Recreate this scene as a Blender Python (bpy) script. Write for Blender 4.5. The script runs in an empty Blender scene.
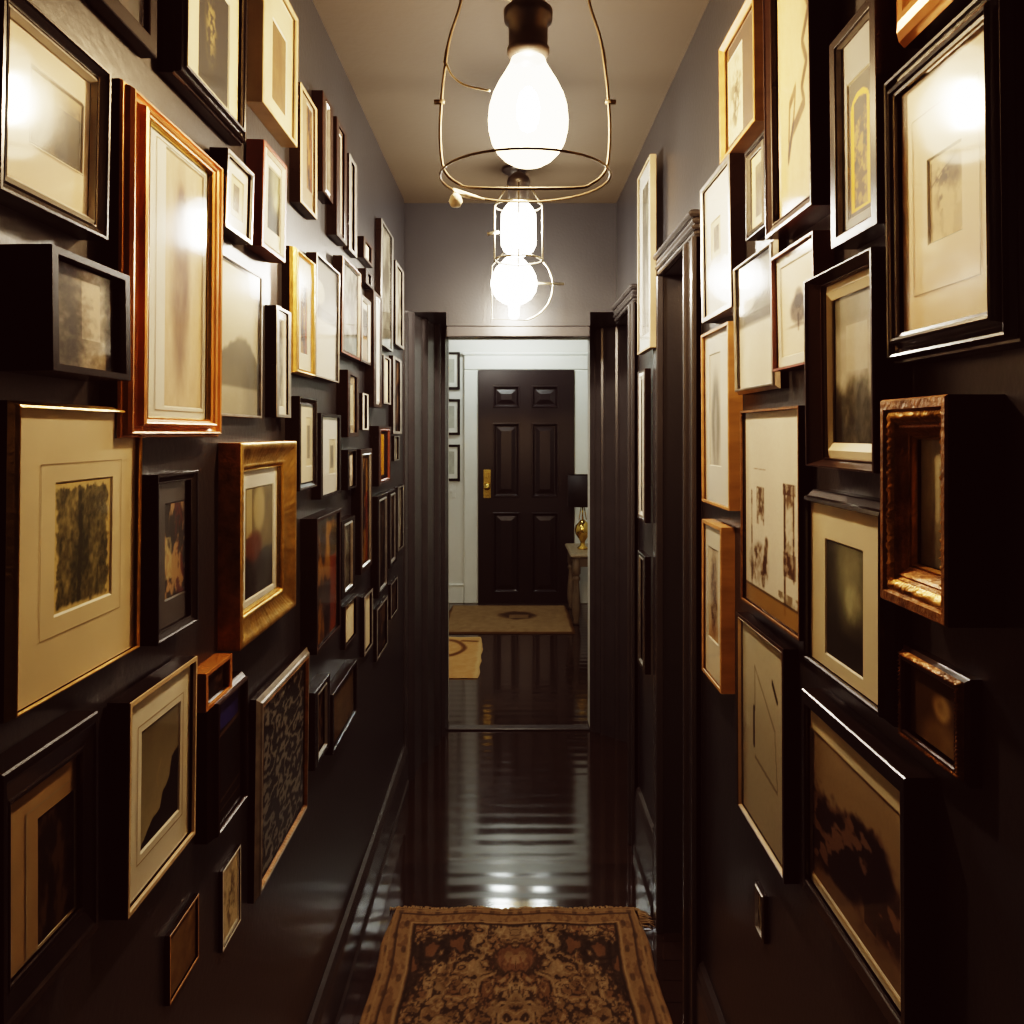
import bpy, math, random
import numpy as np
from mathutils import Vector

# ------------------------------------------------------------------ constants
FPX, VX, VY = 820.0, 511.0, 433.0          # focal length and vanishing point of the 1024 px frame
EYE = 1.476                                # camera height
HW = 0.45                                  # half width of the hall
CEIL = 2.457
ZE = 3.50                                  # plane of the wall over the far passage
ZP = 4.075                                 # far edge of the passage
ZB = 7.12                                  # far wall of the entry room
SC = bpy.context.scene
COL = SC.collection
random.seed(7)

# ------------------------------------------------------------------ materials
MATS = {}
def srgb(c):
    c = np.asarray(c, dtype=float)
    return np.where(c <= 0.04045, c / 12.92, ((c + 0.055) / 1.055) ** 2.4)

def new_mat(name):
    m = bpy.data.materials.new(name); m.use_nodes = True
    nt = m.node_tree
    return m, nt, nt.nodes['Principled BSDF']

def mat(name, rgb, rough=0.5, metal=0.0, vary=0.12, scale=30.0, bump=0.0, bscale=None, coat=0.0, stretch=None, spec=0.5):
    """procedural surface: noise drives the colour a little and, if asked, a bump"""
    if name in MATS: return MATS[name]
    m, nt, b = new_mat(name)
    tc = nt.nodes.new('ShaderNodeTexCoord')
    mp = nt.nodes.new('ShaderNodeMapping')
    nt.links.new(tc.outputs['Object'], mp.inputs['Vector'])
    if stretch: mp.inputs['Scale'].default_value = stretch
    nz = nt.nodes.new('ShaderNodeTexNoise'); nz.inputs['Scale'].default_value = scale; nz.inputs['Detail'].default_value = 4
    nt.links.new(mp.outputs[0], nz.inputs['Vector'])
    cr = nt.nodes.new('ShaderNodeValToRGB')
    lin = np.array(rgb, float)
    lo, hi = np.clip(lin * (1 - vary), 0, 1), np.clip(lin * (1 + vary), 0, 1)
    cr.color_ramp.elements[0].position = 0.3; cr.color_ramp.elements[1].position = 0.7
    cr.color_ramp.elements[0].color = (*lo, 1); cr.color_ramp.elements[1].color = (*hi, 1)
    nt.links.new(nz.outputs[0], cr.inputs[0]); nt.links.new(cr.outputs[0], b.inputs['Base Color'])
    b.inputs['Roughness'].default_value = rough; b.inputs['Metallic'].default_value = metal
    b.inputs['Specular IOR Level'].default_value = spec
    if coat: b.inputs['Coat Weight'].default_value = coat; b.inputs['Coat Roughness'].default_value = 0.08
    if bump:
        n2 = nt.nodes.new('ShaderNodeTexNoise'); n2.inputs['Scale'].default_value = bscale or scale * 4; n2.inputs['Detail'].default_value = 3
        nt.links.new(mp.outputs[0], n2.inputs['Vector'])
        bp = nt.nodes.new('ShaderNodeBump'); bp.inputs['Strength'].default_value = bump; bp.inputs['Distance'].default_value = 0.004
        nt.links.new(n2.outputs[0], bp.inputs['Height']); nt.links.new(bp.outputs[0], b.inputs['Normal'])
    MATS[name] = m
    return m

def emit(name, rgb, strength):
    m, nt, b = new_mat(name)
    b.inputs['Base Color'].default_value = (*rgb, 1)
    b.inputs['Emission Color'].default_value = (*rgb, 1)
    b.inputs['Emission Strength'].default_value = strength
    MATS[name] = m
    return m

def painted():
    """prints and paintings: the colours drawn on the sheet by the code below, with a little paper grain"""
    m, nt, b = new_mat('picture_sheet')
    at = nt.nodes.new('ShaderNodeAttribute'); at.attribute_name = 'ink'
    tc = nt.nodes.new('ShaderNodeTexCoord')
    nz = nt.nodes.new('ShaderNodeTexNoise'); nz.inputs['Scale'].default_value = 180
    nt.links.new(tc.outputs['Object'], nz.inputs['Vector'])
    mx = nt.nodes.new('ShaderNodeMixRGB'); mx.blend_type = 'MULTIPLY'; mx.inputs[0].default_value = 0.18
    nt.links.new(at.outputs['Color'], mx.inputs[1]); nt.links.new(nz.outputs[0], mx.inputs[2])
    nt.links.new(mx.outputs[0], b.inputs['Base Color'])
    b.inputs['Roughness'].default_value = 0.6
    b.inputs['Specular IOR Level'].default_value = 0.2
    MATS['sheet'] = m
    m2, nt, b = new_mat('rug_wool')
    at = nt.nodes.new('ShaderNodeAttribute'); at.attribute_name = 'ink'
    tc = nt.nodes.new('ShaderNodeTexCoord')
    nz = nt.nodes.new('ShaderNodeTexNoise'); nz.inputs['Scale'].default_value = 420
    nt.links.new(tc.outputs['Object'], nz.inputs['Vector'])
    mx = nt.nodes.new('ShaderNodeMixRGB'); mx.blend_type = 'MULTIPLY'; mx.inputs[0].default_value = 0.6
    nt.links.new(at.outputs['Color'], mx.inputs[1]); nt.links.new(nz.outputs[0], mx.inputs[2])
    nt.links.new(mx.outputs[0], b.inputs['Base Color'])
    bp = nt.nodes.new('ShaderNodeBump'); bp.inputs['Strength'].default_value = 0.6; bp.inputs['Distance'].default_value = 0.004
    nt.links.new(nz.outputs[0], bp.inputs['Height']); nt.links.new(bp.outputs[0], b.inputs['Normal'])
    b.inputs['Roughness'].default_value = 0.95; b.inputs['Specular IOR Level'].default_value = 0.1
    MATS['wool'] = m2

def glass_mat():
    m = bpy.data.materials.new('picture_glass'); m.use_nodes = True
    nt = m.node_tree; nt.nodes.clear()
    out = nt.nodes.new('ShaderNodeOutputMaterial')
    tr = nt.nodes.new('ShaderNodeBsdfTransparent'); tr.inputs[0].default_value = (0.97, 0.98, 0.97, 1)
    gl = nt.nodes.new('ShaderNodeBsdfGlossy'); gl.inputs['Roughness'].default_value = 0.075
    # Schlick reflectance, the same from both faces of the pane
    ge = nt.nodes.new('ShaderNodeNewGeometry')
    dp = nt.nodes.new('ShaderNodeVectorMath'); dp.operation = 'DOT_PRODUCT'
    nt.links.new(ge.outputs['Incoming'], dp.inputs[0]); nt.links.new(ge.outputs['Normal'], dp.inputs[1])
    def mth(op, a, b=None):
        q = nt.nodes.new('ShaderNodeMath'); q.operation = op
        if hasattr(a, 'links'): nt.links.new(a, q.inputs[0])
        else: q.inputs[0].default_value = a
        if b is not None:
            if hasattr(b, 'links'): nt.links.new(b, q.inputs[1])
            else: q.inputs[1].default_value = b
        return q.outputs[0]
    ab = mth('ABSOLUTE', dp.outputs['Value'])
    p5 = mth('POWER', mth('SUBTRACT', 1.0, ab), 4.5)
    frs = mth('ADD', mth('MULTIPLY', p5, 0.93), 0.065)
    tc = nt.nodes.new('ShaderNodeTexCoord')
    nz = nt.nodes.new('ShaderNodeTexNoise'); nz.inputs['Scale'].default_value = 6
    bp = nt.nodes.new('ShaderNodeBump'); bp.inputs['Strength'].default_value = 0.06; bp.inputs['Distance'].default_value = 0.01
    nt.links.new(tc.outputs['Object'], nz.inputs['Vector']); nt.links.new(nz.outputs[0], bp.inputs['Height'])
    nt.links.new(bp.outputs[0], gl.inputs['Normal'])
    mx = nt.nodes.new('ShaderNodeMixShader')
    nt.links.new(frs, mx.inputs[0]); nt.links.new(tr.outputs[0], mx.inputs[1]); nt.links.new(gl.outputs[0], mx.inputs[2])
    nt.links.new(mx.outputs[0], out.inputs[0])
    MATS['glass'] = m

def floor_mat():
    m, nt, b = new_mat('dark_floorboards')
    tc = nt.nodes.new('ShaderNodeTexCoord')
    br = nt.nodes.new('ShaderNodeTexBrick')
    br.offset = 0.37; br.inputs['Scale'].default_value = 1.0
    br.inputs['Brick Width'].default_value = 1.3; br.inputs['Row Height'].default_value = 0.085
    br.inputs['Mortar Size'].default_value = 0.0025; br.inputs['Mortar Smooth'].default_value = 0.6
    br.inputs['Color1'].default_value = (0.020, 0.0125, 0.0095, 1); br.inputs['Color2'].default_value = (0.030, 0.019, 0.014, 1)
    br.inputs['Mortar'].default_value = (0.004, 0.003, 0.003, 1)
    nt.links.new(tc.outputs['Object'], br.inputs['Vector'])
    nt.links.new(br.outputs['Color'], b.inputs['Base Color'])
    wv = nt.nodes.new('ShaderNodeTexWave'); wv.wave_type = 'BANDS'; wv.bands_direction = 'Y'; wv.wave_profile = 'SIN'
    wv.inputs['Scale'].default_value = 2 * math.pi / 20 / 0.085; wv.inputs['Distortion'].default_value = 0.8
    wv.inputs['Detail'].default_value = 1.5; wv.inputs['Detail Scale'].default_value = 2.0
    nt.links.new(tc.outputs['Object'], wv.inputs['Vector'])
    mp = nt.nodes.new('ShaderNodeMapping'); mp.inputs['Scale'].default_value = (1.2, 16, 1)
    nt.links.new(tc.outputs['Object'], mp.inputs['Vector'])
    nz = nt.nodes.new('ShaderNodeTexNoise'); nz.inputs['Scale'].default_value = 3; nz.inputs['Detail'].default_value = 5
    nt.links.new(mp.outputs[0], nz.inputs['Vector'])
    b1 = nt.nodes.new('ShaderNodeBump'); b1.inputs['Strength'].default_value = 0.30; b1.inputs['Distance'].default_value = 0.0012
    nt.links.new(wv.outputs['Fac'], b1.inputs['Height'])
    b2 = nt.nodes.new('ShaderNodeBump'); b2.inputs['Strength'].default_value = 0.05; b2.inputs['Distance'].default_value = 0.0012
    nt.links.new(nz.outputs[0], b2.inputs['Height']); nt.links.new(b1.outputs[0], b2.inputs['Normal'])
    nt.links.new(b2.outputs[0], b.inputs['Normal'])
    mr = nt.nodes.new('ShaderNodeMapRange'); mr.inputs['To Min'].default_value = 0.07; mr.inputs['To Max'].default_value = 0.12
    nt.links.new(nz.outputs[0], mr.inputs['Value']); nt.links.new(mr.outputs[0], b.inputs['Roughness'])
    MATS['floor'] = m

painted(); glass_mat(); floor_mat()
mat('wall', (0.0235, 0.0245, 0.028), 0.30, vary=0.08, scale=4, bump=0.12, bscale=90, spec=0.5)
mat('ceiling', (0.040, 0.029, 0.017), 0.8, vary=0.07, scale=3, bump=0.1, bscale=60)
mat('trim_dark', (0.040, 0.038, 0.040), 0.27, vary=0.1, scale=9, bump=0.05, bscale=40)
mat('door_dark', (0.010, 0.006, 0.007), 0.30, vary=0.15, scale=6, bump=0.05, bscale=40)
mat('white_wall', (0.60, 0.60, 0.55), 0.7, vary=0.03, scale=3, bump=0.08, bscale=90)
mat('white_trim', (0.66, 0.67, 0.62), 0.4, vary=0.03, scale=6)
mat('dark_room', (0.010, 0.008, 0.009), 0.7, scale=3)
mat('black_gloss', (0.010, 0.008, 0.008), 0.22, vary=0.2, coat=0.3)
mat('black', (0.010, 0.008, 0.008), 0.26, vary=0.2, bump=0.05, spec=0.25)
mat('black_brown', (0.020, 0.010, 0.008), 0.33, vary=0.25, scale=12, stretch=(1, 1, 8), bump=0.08)
mat('dark_side', (0.008, 0.005, 0.004), 0.24, vary=0.25, scale=12, spec=0.2)  # near-black: box frames, and frame sides with their shade put into the colour
mat('peach', (0.80, 0.60, 0.37), 0.6, vary=0.05, scale=14)  # cream mounts near the first lamp, its warm light put into the colour
mat('espresso', (0.024, 0.012, 0.008), 0.28, vary=0.3, scale=12, bump=0.08, spec=0.3)
mat('copper_wood', (0.62, 0.26, 0.07), 0.24, metal=0.45, vary=0.35, scale=9, bump=0.08, coat=0.3)
mat('red_wood', (0.16, 0.045, 0.022), 0.35, vary=0.3, scale=12, bump=0.06)
mat('tan_wood', (0.40, 0.21, 0.075), 0.42, vary=0.25, scale=9, bump=0.1, stretch=(1, 1, 4))
mat('pale_wood', (0.42, 0.31, 0.18), 0.45, vary=0.2, scale=12, bump=0.08)
mat('gold', (0.66, 0.40, 0.12), 0.30, metal=0.85, vary=0.3, scale=25, bump=0.25, bscale=140)
mat('gold_bright', (0.85, 0.58, 0.20), 0.22, metal=0.95, vary=0.15, scale=25)
mat('gold_brown', (0.24, 0.115, 0.035), 0.36, metal=0.5, vary=0.45, scale=40, bump=0.5, bscale=160)
mat('old_gold', (0.42, 0.23, 0.06), 0.34, metal=0.6, vary=0.4, scale=30, bump=0.45, bscale=150)
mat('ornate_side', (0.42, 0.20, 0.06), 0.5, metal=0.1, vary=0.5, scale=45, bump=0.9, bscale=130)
mat('silver', (0.52, 0.50, 0.47), 0.28, metal=0.85, vary=0.2, scale=30, bump=0.08)
mat('pewter', (0.25, 0.235, 0.215), 0.38, metal=0.25, vary=0.25, scale=40, bump=0.15)
mat('white_frame', (0.62, 0.59, 0.53), 0.4, vary=0.08)
mat('cream', (0.66, 0.59, 0.44), 0.6, vary=0.06, scale=14)
mat('cream_pale', (0.74, 0.69, 0.58), 0.6, vary=0.05, scale=14)
mat('cream_yellow', (0.64, 0.53, 0.34), 0.6, vary=0.08, scale=12)
mat('white_mat', (0.72, 0.70, 0.65), 0.6, vary=0.05, scale=14)
mat('grey_mat', (0.15, 0.145, 0.135), 0.6, vary=0.1, scale=20)
mat('dark_mat', (0.028, 0.024, 0.025), 0.6, vary=0.15, scale=20)
mat('brown_mat', (0.085, 0.055, 0.032), 0.6, vary=0.15, scale=20)
mat('tan_mat', (0.36, 0.25, 0.13), 0.6, vary=0.1, scale=20)
mat('line', (0.33, 0.26, 0.16), 0.6)
mat('iron', (0.035, 0.026, 0.02), 0.42, metal=0.7, vary=0.3, scale=60, bump=0.1)
mat('wire', (0.055, 0.042, 0.028), 0.45, metal=0.6, vary=0.3, scale=60, bump=0.1)
mat('wire_pale', (0.40, 0.35, 0.26), 0.32, metal=0.8, vary=0.2, scale=60)
mat('bakelite', (0.014, 0.012, 0.012), 0.4, vary=0.2)
mat('tape', (0.62, 0.58, 0.50), 0.55, vary=0.15, scale=50)
mat('brass', (0.72, 0.48, 0.14), 0.22, metal=1.0, vary=0.15, scale=25)
mat('table_wood', (0.25, 0.20, 0.13), 0.45, vary=0.2, scale=10, bump=0.1, stretch=(6, 1, 1))
mat('table_dark', (0.13, 0.10, 0.065), 0.5, vary=0.25, scale=10, bump=0.1)
mat('fringe', (0.34, 0.23, 0.12), 0.9, vary=0.2, scale=80)
mat('switch', (0.6, 0.6, 0.55), 0.4)
def bulb_glass(name, rgb, strength):
    """clear envelope full of light: see-through glass that also glows softly"""
    m = bpy.data.materials.new(name); m.use_nodes = True; nt = m.node_tree; nt.nodes.clear()
    out = nt.nodes.new('ShaderNodeOutputMaterial'); ad = nt.nodes.new('ShaderNodeAddShader')
    tr = nt.nodes.new('ShaderNodeBsdfTransparent'); tr.inputs[0].default_value = (0.97, 0.95, 0.9, 1)
    em = nt.nodes.new('ShaderNodeEmission'); em.inputs[0].default_value = (*rgb, 1); em.inputs[1].default_value = strength
    nt.links.new(tr.outputs[0], ad.inputs[0]); nt.links.new(em.outputs[0], ad.inputs[1]); nt.links.new(ad.outputs[0], out.inputs[0])
    MATS[name] = m
bulb_glass('bulb_glow', (1.0, 0.76, 0.47), 2.1)
bulb_glass('bulb_glow_far', (1.0, 0.90, 0.74), 4.0)
emit('filament_glow', (1.0, 0.68, 0.38), 620.0)
emit('filament_glow_far', (1.0, 0.88, 0.74), 450.0)
emit('globe_glow', (0.93, 1.0, 0.94), 60.0)
emit('fill_globe_glow', (1.0, 0.92, 0.80), 27.0)  # glow of the added fill globe in the entry

# ------------------------------------------------------------------ mesh helpers
class MB:
    def __init__(s): s.v, s.f, s.m, s.sm = [], [], [], []
    def add(s, vs, fs, mi=0, smooth=False):
        o = len(s.v); s.v += [tuple(map(float, p)) for p in vs]
        for f in fs: s.f.append(tuple(i + o for i in f)); s.m.append(mi); s.sm.append(smooth)
    def quad(s, a, b, c, d, mi=0): s.add([a, b, c, d], [(0, 1, 2, 3)], mi)
    def box(s, x0, x1, y0, y1, z0, z1, mi=0, bev=0.0):
        if bev <= 0:
            vs = [(x, y, z) for z in (z0, z1) for y in (y0, y1) for x in (x0, x1)]
            s.add(vs, [(0, 2, 3, 1), (4, 5, 7, 6), (0, 1, 5, 4), (2, 6, 7, 3), (0, 4, 6, 2), (1, 3, 7, 5)], mi); return
        b = min(bev, abs(x1 - x0) / 3, abs(y1 - y0) / 3, abs(z1 - z0) / 3)
        rings = []
        for z, i in ((z0, b), (z0 + b, 0), (z1 - b, 0), (z1, b)):
            rings.append([(x0 + i + b, y0 + i, z), (x1 - i - b, y0 + i, z), (x1 - i, y0 + i + b, z), (x1 - i, y1 - i - b, z),
                          (x1 - i - b, y1 - i, z), (x0 + i + b, y1 - i, z), (x0 + i, y1 - i - b, z), (x0 + i, y0 + i + b, z)])
        vs = [p for r in rings for p in r]; fs = [tuple(range(7, -1, -1)), tuple(range(24, 32))]
        for r in range(3):
            for k in range(8): fs.append((r * 8 + k, r * 8 + (k + 1) % 8, r * 8 + 8 + (k + 1) % 8, r * 8 + 8 + k))
        s.add(vs, fs, mi)
    def lathe(s, prof, c=(0, 0, 0), n=20, mi=0, sx=1.0, sy=1.0):
        vs = []
        for r, z in prof:
            for k in range(n):
                a = 2 * math.pi * k / n
                vs.append((c[0] + r * sx * math.cos(a), c[1] + r * sy * math.sin(a), c[2] + z))
        fs = []
        for i in range(len(prof) - 1):
            for k in range(n):
                fs.append((i * n + k, i * n + (k + 1) % n, (i + 1) * n + (k + 1) % n, (i + 1) * n + k))
        fs.append(tuple(range(n - 1, -1, -1))); fs.append(tuple(range((len(prof) - 1) * n, len(prof) * n)))
        s.add(vs, fs, mi, True)
    def tube(s, pts, r, n=8, mi=0, closed=False):
        P = [Vector(p) for p in pts]; N = len(P)
        vs = []; up = None
        for i, p in enumerate(P):
            a = P[(i - 1) % N] if (i > 0 or closed) else P[i]
            b = P[(i + 1) % N] if (i < N - 1 or closed) else P[i]
            t = (b - a).normalized()
            if up is None:
                up = Vector((0, 0, 1)) if abs(t.z) < 0.9 else Vector((0, 1, 0))
            up = (up - t * up.dot(t))
            if up.length < 1e-6: up = t.orthogonal()
            up.normalize(); q = t.cross(up)
            rr = r[i] if isinstance(r, (list, tuple)) else r
            for k in range(n):
                an = 2 * math.pi * k / n
                vs.append(p + (up * math.cos(an) + q * math.sin(an)) * rr)
        fs = []
        for i in range(N if closed else N - 1):
            j = (i + 1) % N
            for k in range(n): fs.append((i * n + k, i * n + (k + 1) % n, j * n + (k + 1) % n, j * n + k))
        if not closed: fs += [tuple(range(n - 1, -1, -1)), tuple(range((N - 1) * n, N * n))]
        s.add(vs, fs, mi, True)
    def build(s, name, mats, parent=None, loc=(0, 0, 0)):
        me = bpy.data.meshes.new(name); me.from_pydata(s.v, [], s.f); me.update()
        for m in (mats if isinstance(mats, (list, tuple)) else [mats]): me.materials.append(MATS[m] if isinstance(m, str) else m)
        me.polygons.foreach_set('material_index', s.m); me.polygons.foreach_set('use_smooth', s.sm)
        o = bpy.data.objects.new(name, me); COL.objects.link(o); o.location = loc
        if parent: o.parent = parent
        return o

def grid_mesh(name, nx, ny, fn, ink, material, parent):
    """sheet of nx by ny cells; fn(u, v) gives points (v runs downwards); ink is (ny+1, nx+1, 3) sRGB"""
    u, v = np.meshgrid(np.linspace(0, 1, nx + 1), np.linspace(0, 1, ny + 1))
    P = fn(u, v).reshape(-1, 3)
    idx = np.arange((nx + 1) * (ny + 1)).reshape(ny + 1, nx + 1)
    F = np.stack([idx[1:, :-1], idx[1:, 1:], idx[:-1, 1:], idx[:-1, :-1]], -1).reshape(-1, 4)
    me = bpy.data.meshes.new(name); me.from_pydata(P.tolist(), [], F.tolist()); me.update()
    at = me.color_attributes.new('ink', 'FLOAT_COLOR', 'POINT')
    c = np.ones((P.shape[0], 4)); c[:, :3] = srgb(np.clip(ink.reshape(-1, 3), 0, 1))
    at.data.foreach_set('color', c.ravel().astype(np.float32))
    me.materials.append(MATS[material])
    me.polygons.foreach_set('use_smooth', [True] * len(me.polygons))
    o = bpy.data.objects.new(name, me); COL.objects.link(o); o.parent = parent
    return o

def empty(name, loc, rot=(0, 0, 0)):
    o = bpy.data.objects.new(name, None); COL.objects.link(o); o.location = loc; o.rotation_euler = rot
    o.empty_display_size = 0.05
    return o
def tag(o, label, cat, group=None):
    o['label'] = label; o['category'] = cat
    if group: o['group'] = group
    return o
def struct(o, label=None):
    o['kind'] = 'structure'
    if label: o['label'] = label
    return o

# ------------------------------------------------------------------ drawing on sheets
def vnoise(x, y, seed):
    xi, yi = np.floor(x).astype(int), np.floor(y).astype(int)
    fx, fy = x - xi, y - yi
    fx, fy = fx * fx * (3 - 2 * fx), fy * fy * (3 - 2 * fy)
    def h(a, b):
        n = (a * 374761393 + b * 668265263 + seed * 1442695041) & 0x7fffffff
        n = ((n ^ (n >> 13)) * 1274126177) & 0x7fffffff
        return ((n ^ (n >> 16)) & 0xffff) / 65535.0
    return (h(xi, yi) * (1 - fx) + h(xi + 1, yi) * fx) * (1 - fy) + (h(xi, yi + 1) * (1 - fx) + h(xi + 1, yi + 1) * fx) * fy
def fbm(x, y, seed, o=4):
    t = 0; a = 0.5; s = 0
    for k in range(o):
        t = t + a * vnoise(x * 2 ** k + 17.3 * k, y * 2 ** k - 9.1 * k, seed + k); s += a; a *= 0.55
    return t / s
def ss(a, b, x): t = np.clip((x - a) / (b - a), 0, 1); return t * t * (3 - 2 * t)
def mixc(a, b, t): return np.asarray(a) * (1 - t[..., None]) + np.asarray(b) * t[..., None]
def stroke(U, V, pts, w):
    """0..1 coverage of a polyline"""
    d = np.full(U.shape, 9.0)
    for (x0, y0), (x1, y1) in zip(pts[:-1], pts[1:]):
        dx, dy = x1 - x0, y1 - y0; L = dx * dx + dy * dy + 1e-9
        t = np.clip(((U - x0) * dx + (V - y0) * dy) / L, 0, 1)
        d = np.minimum(d, np.hypot(U - x0 - t * dx, V - y0 - t * dy))
    return 1 - ss(w * 0.6, w * 1.4, d)
def ell(U, V, cx, cy, rx, ry, soft=0.25): return 1 - ss(1 - soft, 1 + soft, np.hypot((U - cx) / rx, (V - cy) / ry))
def rect(U, V, x0, x1, y0, y1): return ((U > x0) & (U < x1) & (V > y0) & (V < y1)).astype(float)

def draw(kind, U, V, s):
    n = fbm(U * 5, V * 5, s); n2 = fbm(U * 14, V * 14, s + 50, 3)
    paper = np.array([.86, .80, .68])
    one = np.ones_like(U)
    if kind == 'plain': c = mixc((.84, .80, .70), (.78, .72, .6), n)
    elif kind == 'sketch':          # faint pencil study on pale paper
        m = ell(U, V, .5, .5, .42, .40, .5) * ss(.46, .62, n) * .6 + ell(U, V, .55, .55, .3, .3, .6) * ss(.5, .6, n2) * .35
        c = mixc(paper, (.36, .33, .28), np.clip(m, 0, 1))
    elif kind == 'headstudy':       # faint pencil study, a dark patch upper right
        m = ell(U, V, .72, .25, .25, .17, .6) * .55 + ell(U, V, .38, .27, .18, .10, .6) * ss(.4, .6, n2) * .7 + ell(U, V, .35, .55, .10, .13, .8) * ss(.45, .6, n) * .5
        m += stroke(U, V, [(.05, .05), (.05, .98)], .012) * .6 + stroke(U, V, [(.05, .33), (.4, .2), (.8, .1)], .01) * .4 + ss(.55, .7, n) * .12
        c = mixc((.86, .77, .61), (.30, .25, .20), np.clip(m * 1.2, 0, 1))
    elif kind == 'barn':            # small grey drawing of a house by water, darker on the right
        m = np.clip(.40 + .5 * ss(.3, .9, U + .5 * (n - .5)) * rect(U, V, 0, 1, .25, 1) + .3 * (n2 - .5), 0, 1) * ss(.0, .25, V)
        m *= 1 - .8 * ell(U, V, .25, .2, .4, .25, .6)
        c = mixc((.74, .64, .48), (.15, .13, .11), np.clip(m * 1.15, 0, 1))
    elif kind == 'forest':          # dark grey green etching of trees
        tr = ss(.5, .62, fbm(U * 9, V * 3, s)) ; m = .35 + .45 * n + .3 * (n2 - .5) + .25 * tr
        m += .35 * stroke(U, V, [(.42, .95), (.45, .5), (.43, .1)], .03) - .25 * ell(U, V, .3, .2, .12, .3, .6)
        edge = ss(.03, .07, U + .12 * (n2 - .5)) * ss(.03, .07, 1 - U + .12 * (n2 - .5)) * ss(.03, .06, V + .10 * (n2 - .5)) * ss(.0, .05, 1 - V + .05 * (n2 - .5))
        c = mixc((.80, .72, .53), (.27, .28, .22), np.clip((.22 + .80 * m + .45 * (fbm(U * 26, V * 24, s + 7, 3) - .5) + .2 * (n2 - .5)) * edge, 0, 1))
    elif kind == 'courtyard':       # grey photograph: dark foliage left, pale tower right
        m = .55 * ell(U, V, .18, .55, .42, .55, .6) + .5 * (n - .35) + .4 * (n2 - .5) + .35 * ss(.8, .95, U)
        m -= .35 * rect(U, V, .5, .78, .12, .7); m += .35 * (fbm(U * 18, V * 22, s + 5, 3) - .5)
        c = mixc((.80, .75, .68), (.17, .16, .14), np.clip(m + .2, 0, 1))
    elif kind == 'figure':          # tall faint standing figure under pale wash
        m = .45 * ell(U, V, .42, .5, .22, .38, .5) * (.6 + .6 * n) + .35 * ell(U, V, .42, .17, .1, .07, .5) + .14 * n2
        c = mixc((.84, .77, .66), (.34, .23, .15), np.clip(m * 1.25, 0, 1))
    elif kind == 'hill':            # grey sky over a black crag that climbs to the right
        top = np.interp(U, [0, .12, .3, .5, .56, .75, .82, 1], [.99, .94, .84, .82, .70, .60, .44, .40]) + .04 * (n2 - .5)
        sky = mixc((.46, .44, .37), (.62, .59, .50), np.clip(V * 1.1 + .3 * (n - .5), 0, 1))
        c = sky * (1 - ss(-.01, .01, V - top)[..., None]) + np.array([.035, .028, .022]) * ss(-.01, .01, V - top)[..., None]
        c = mixc(c, (.62, .57, .45), stroke(U, V, [(.52, .38), (.42, .5), (.46, .6)], .012) * .6)
    elif kind == 'moor':            # misty landscape, white sky above a grey wood and pale field
        hills = .62 + .08 * np.sin(U * 5 + 1) - .14 * ell(U, V * 0, .35, 0, .4, 1, .8) + .05 * (n2 - .5)
        m = ss(0, .05, V - hills) * (.55 - .4 * ss(.8, .83, V) + .25 * (n - .5))
        c = mixc(mixc((.88, .86, .80), (.70, .68, .62), ss(.1, .6, V)), (.20, .20, .16), np.clip(m, 0, 1))
    elif kind == 'darkportrait':    # dark olive picture, pale figures in the middle
        m = ell(U, V, .42, .42, .16, .3, .7) * ss(.35, .65, n2) * .8 + .2 * n
        c = mixc((.10, .095, .05), (.56, .50, .34), np.clip(m, 0, 1))
    elif kind == 'collage':         # multicoloured fragments on dark ground
        m = ss(.45, .55, n); m2 = ss(.5, .6, fbm(U * 6, V * 9, s + 9))
        c = mixc(mixc((.09, .06, .06), (.62, .52, .38), m), (.36, .17, .13), m2 * ss(.45, .55, U))
        c = mixc(c, (.70, .66, .50), rect(U, V, .0, .35, .35, .8) * ss(.4, .5, n2) * .7)
    elif kind == 'arch':            # gilded tall arch full of dark entwined figures
        top = .10 + .12 * (1 - np.sqrt(np.clip(1 - ((U - .5) / .42) ** 2, 0, 1)))
        ins = ((np.abs(U - .5) < .44) & (V > top) & (V < .97)).astype(float)
        core = ((np.abs(U - .52) < .30) & (V > top + .045) & (V < .95)).astype(float)
        c = mixc((.30, .29, .26), (.90, .72, .14), ins)
        m = ss(.40, .55, fbm(U * 4, V * 11, s)) ; m = np.clip(m + .5 * ss(.5, .6, n2), 0, 1) * (1 - .45 * ss(.55, .7, V))
        c = c * (1 - core[..., None]) + mixc((.66, .54, .24), (.10, .07, .04), m) * core[..., None]
    elif kind == 'coast':           # pale sheet with one brown meandering shoreline
        d = stroke(U, V, [(.62, .12), (.75, .18), (.68, .28), (.78, .36), (.62, .45), (.72, .53), (.60, .60), (.66, .66), (.36, .72), (.26, .80)], .022)
        d2 = stroke(U, V, [(.26, .80), (.30, .62), (.45, .58), (.40, .68), (.30, .76)], .018)
        fill = ell(U, V, .85, .3, .2, .22, .6) * .3
        c = mixc((.80, .70, .55), (.22, .16, .09), np.clip((d * .75 + d2 * .7) * (.6 + .6 * n2) + fill * n + .1 * n2, 0, 1))
    elif kind == 'furniture':       # brown sketches of a chair and tall columns on white, tan band below
        m = np.zeros_like(U)
        m += rect(U, V, .70, .86, .36, .78) * (.25 + .9 * ss(.45, .55, n2)) * .7
        m += stroke(U, V, [(.71, .36), (.71, .95)], .014) + stroke(U, V, [(.85, .36), (.85, .78)], .014) + rect(U, V, .68, .88, .34, .40) * .8 + rect(U, V, .68, .88, .66, .78) * .5
        m += rect(U, V, .22, .36, .38, .58) * ss(.4, .55, n2) * .9 + stroke(U, V, [(.12, .42), (.12, .92)], .014) * .8
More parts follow.
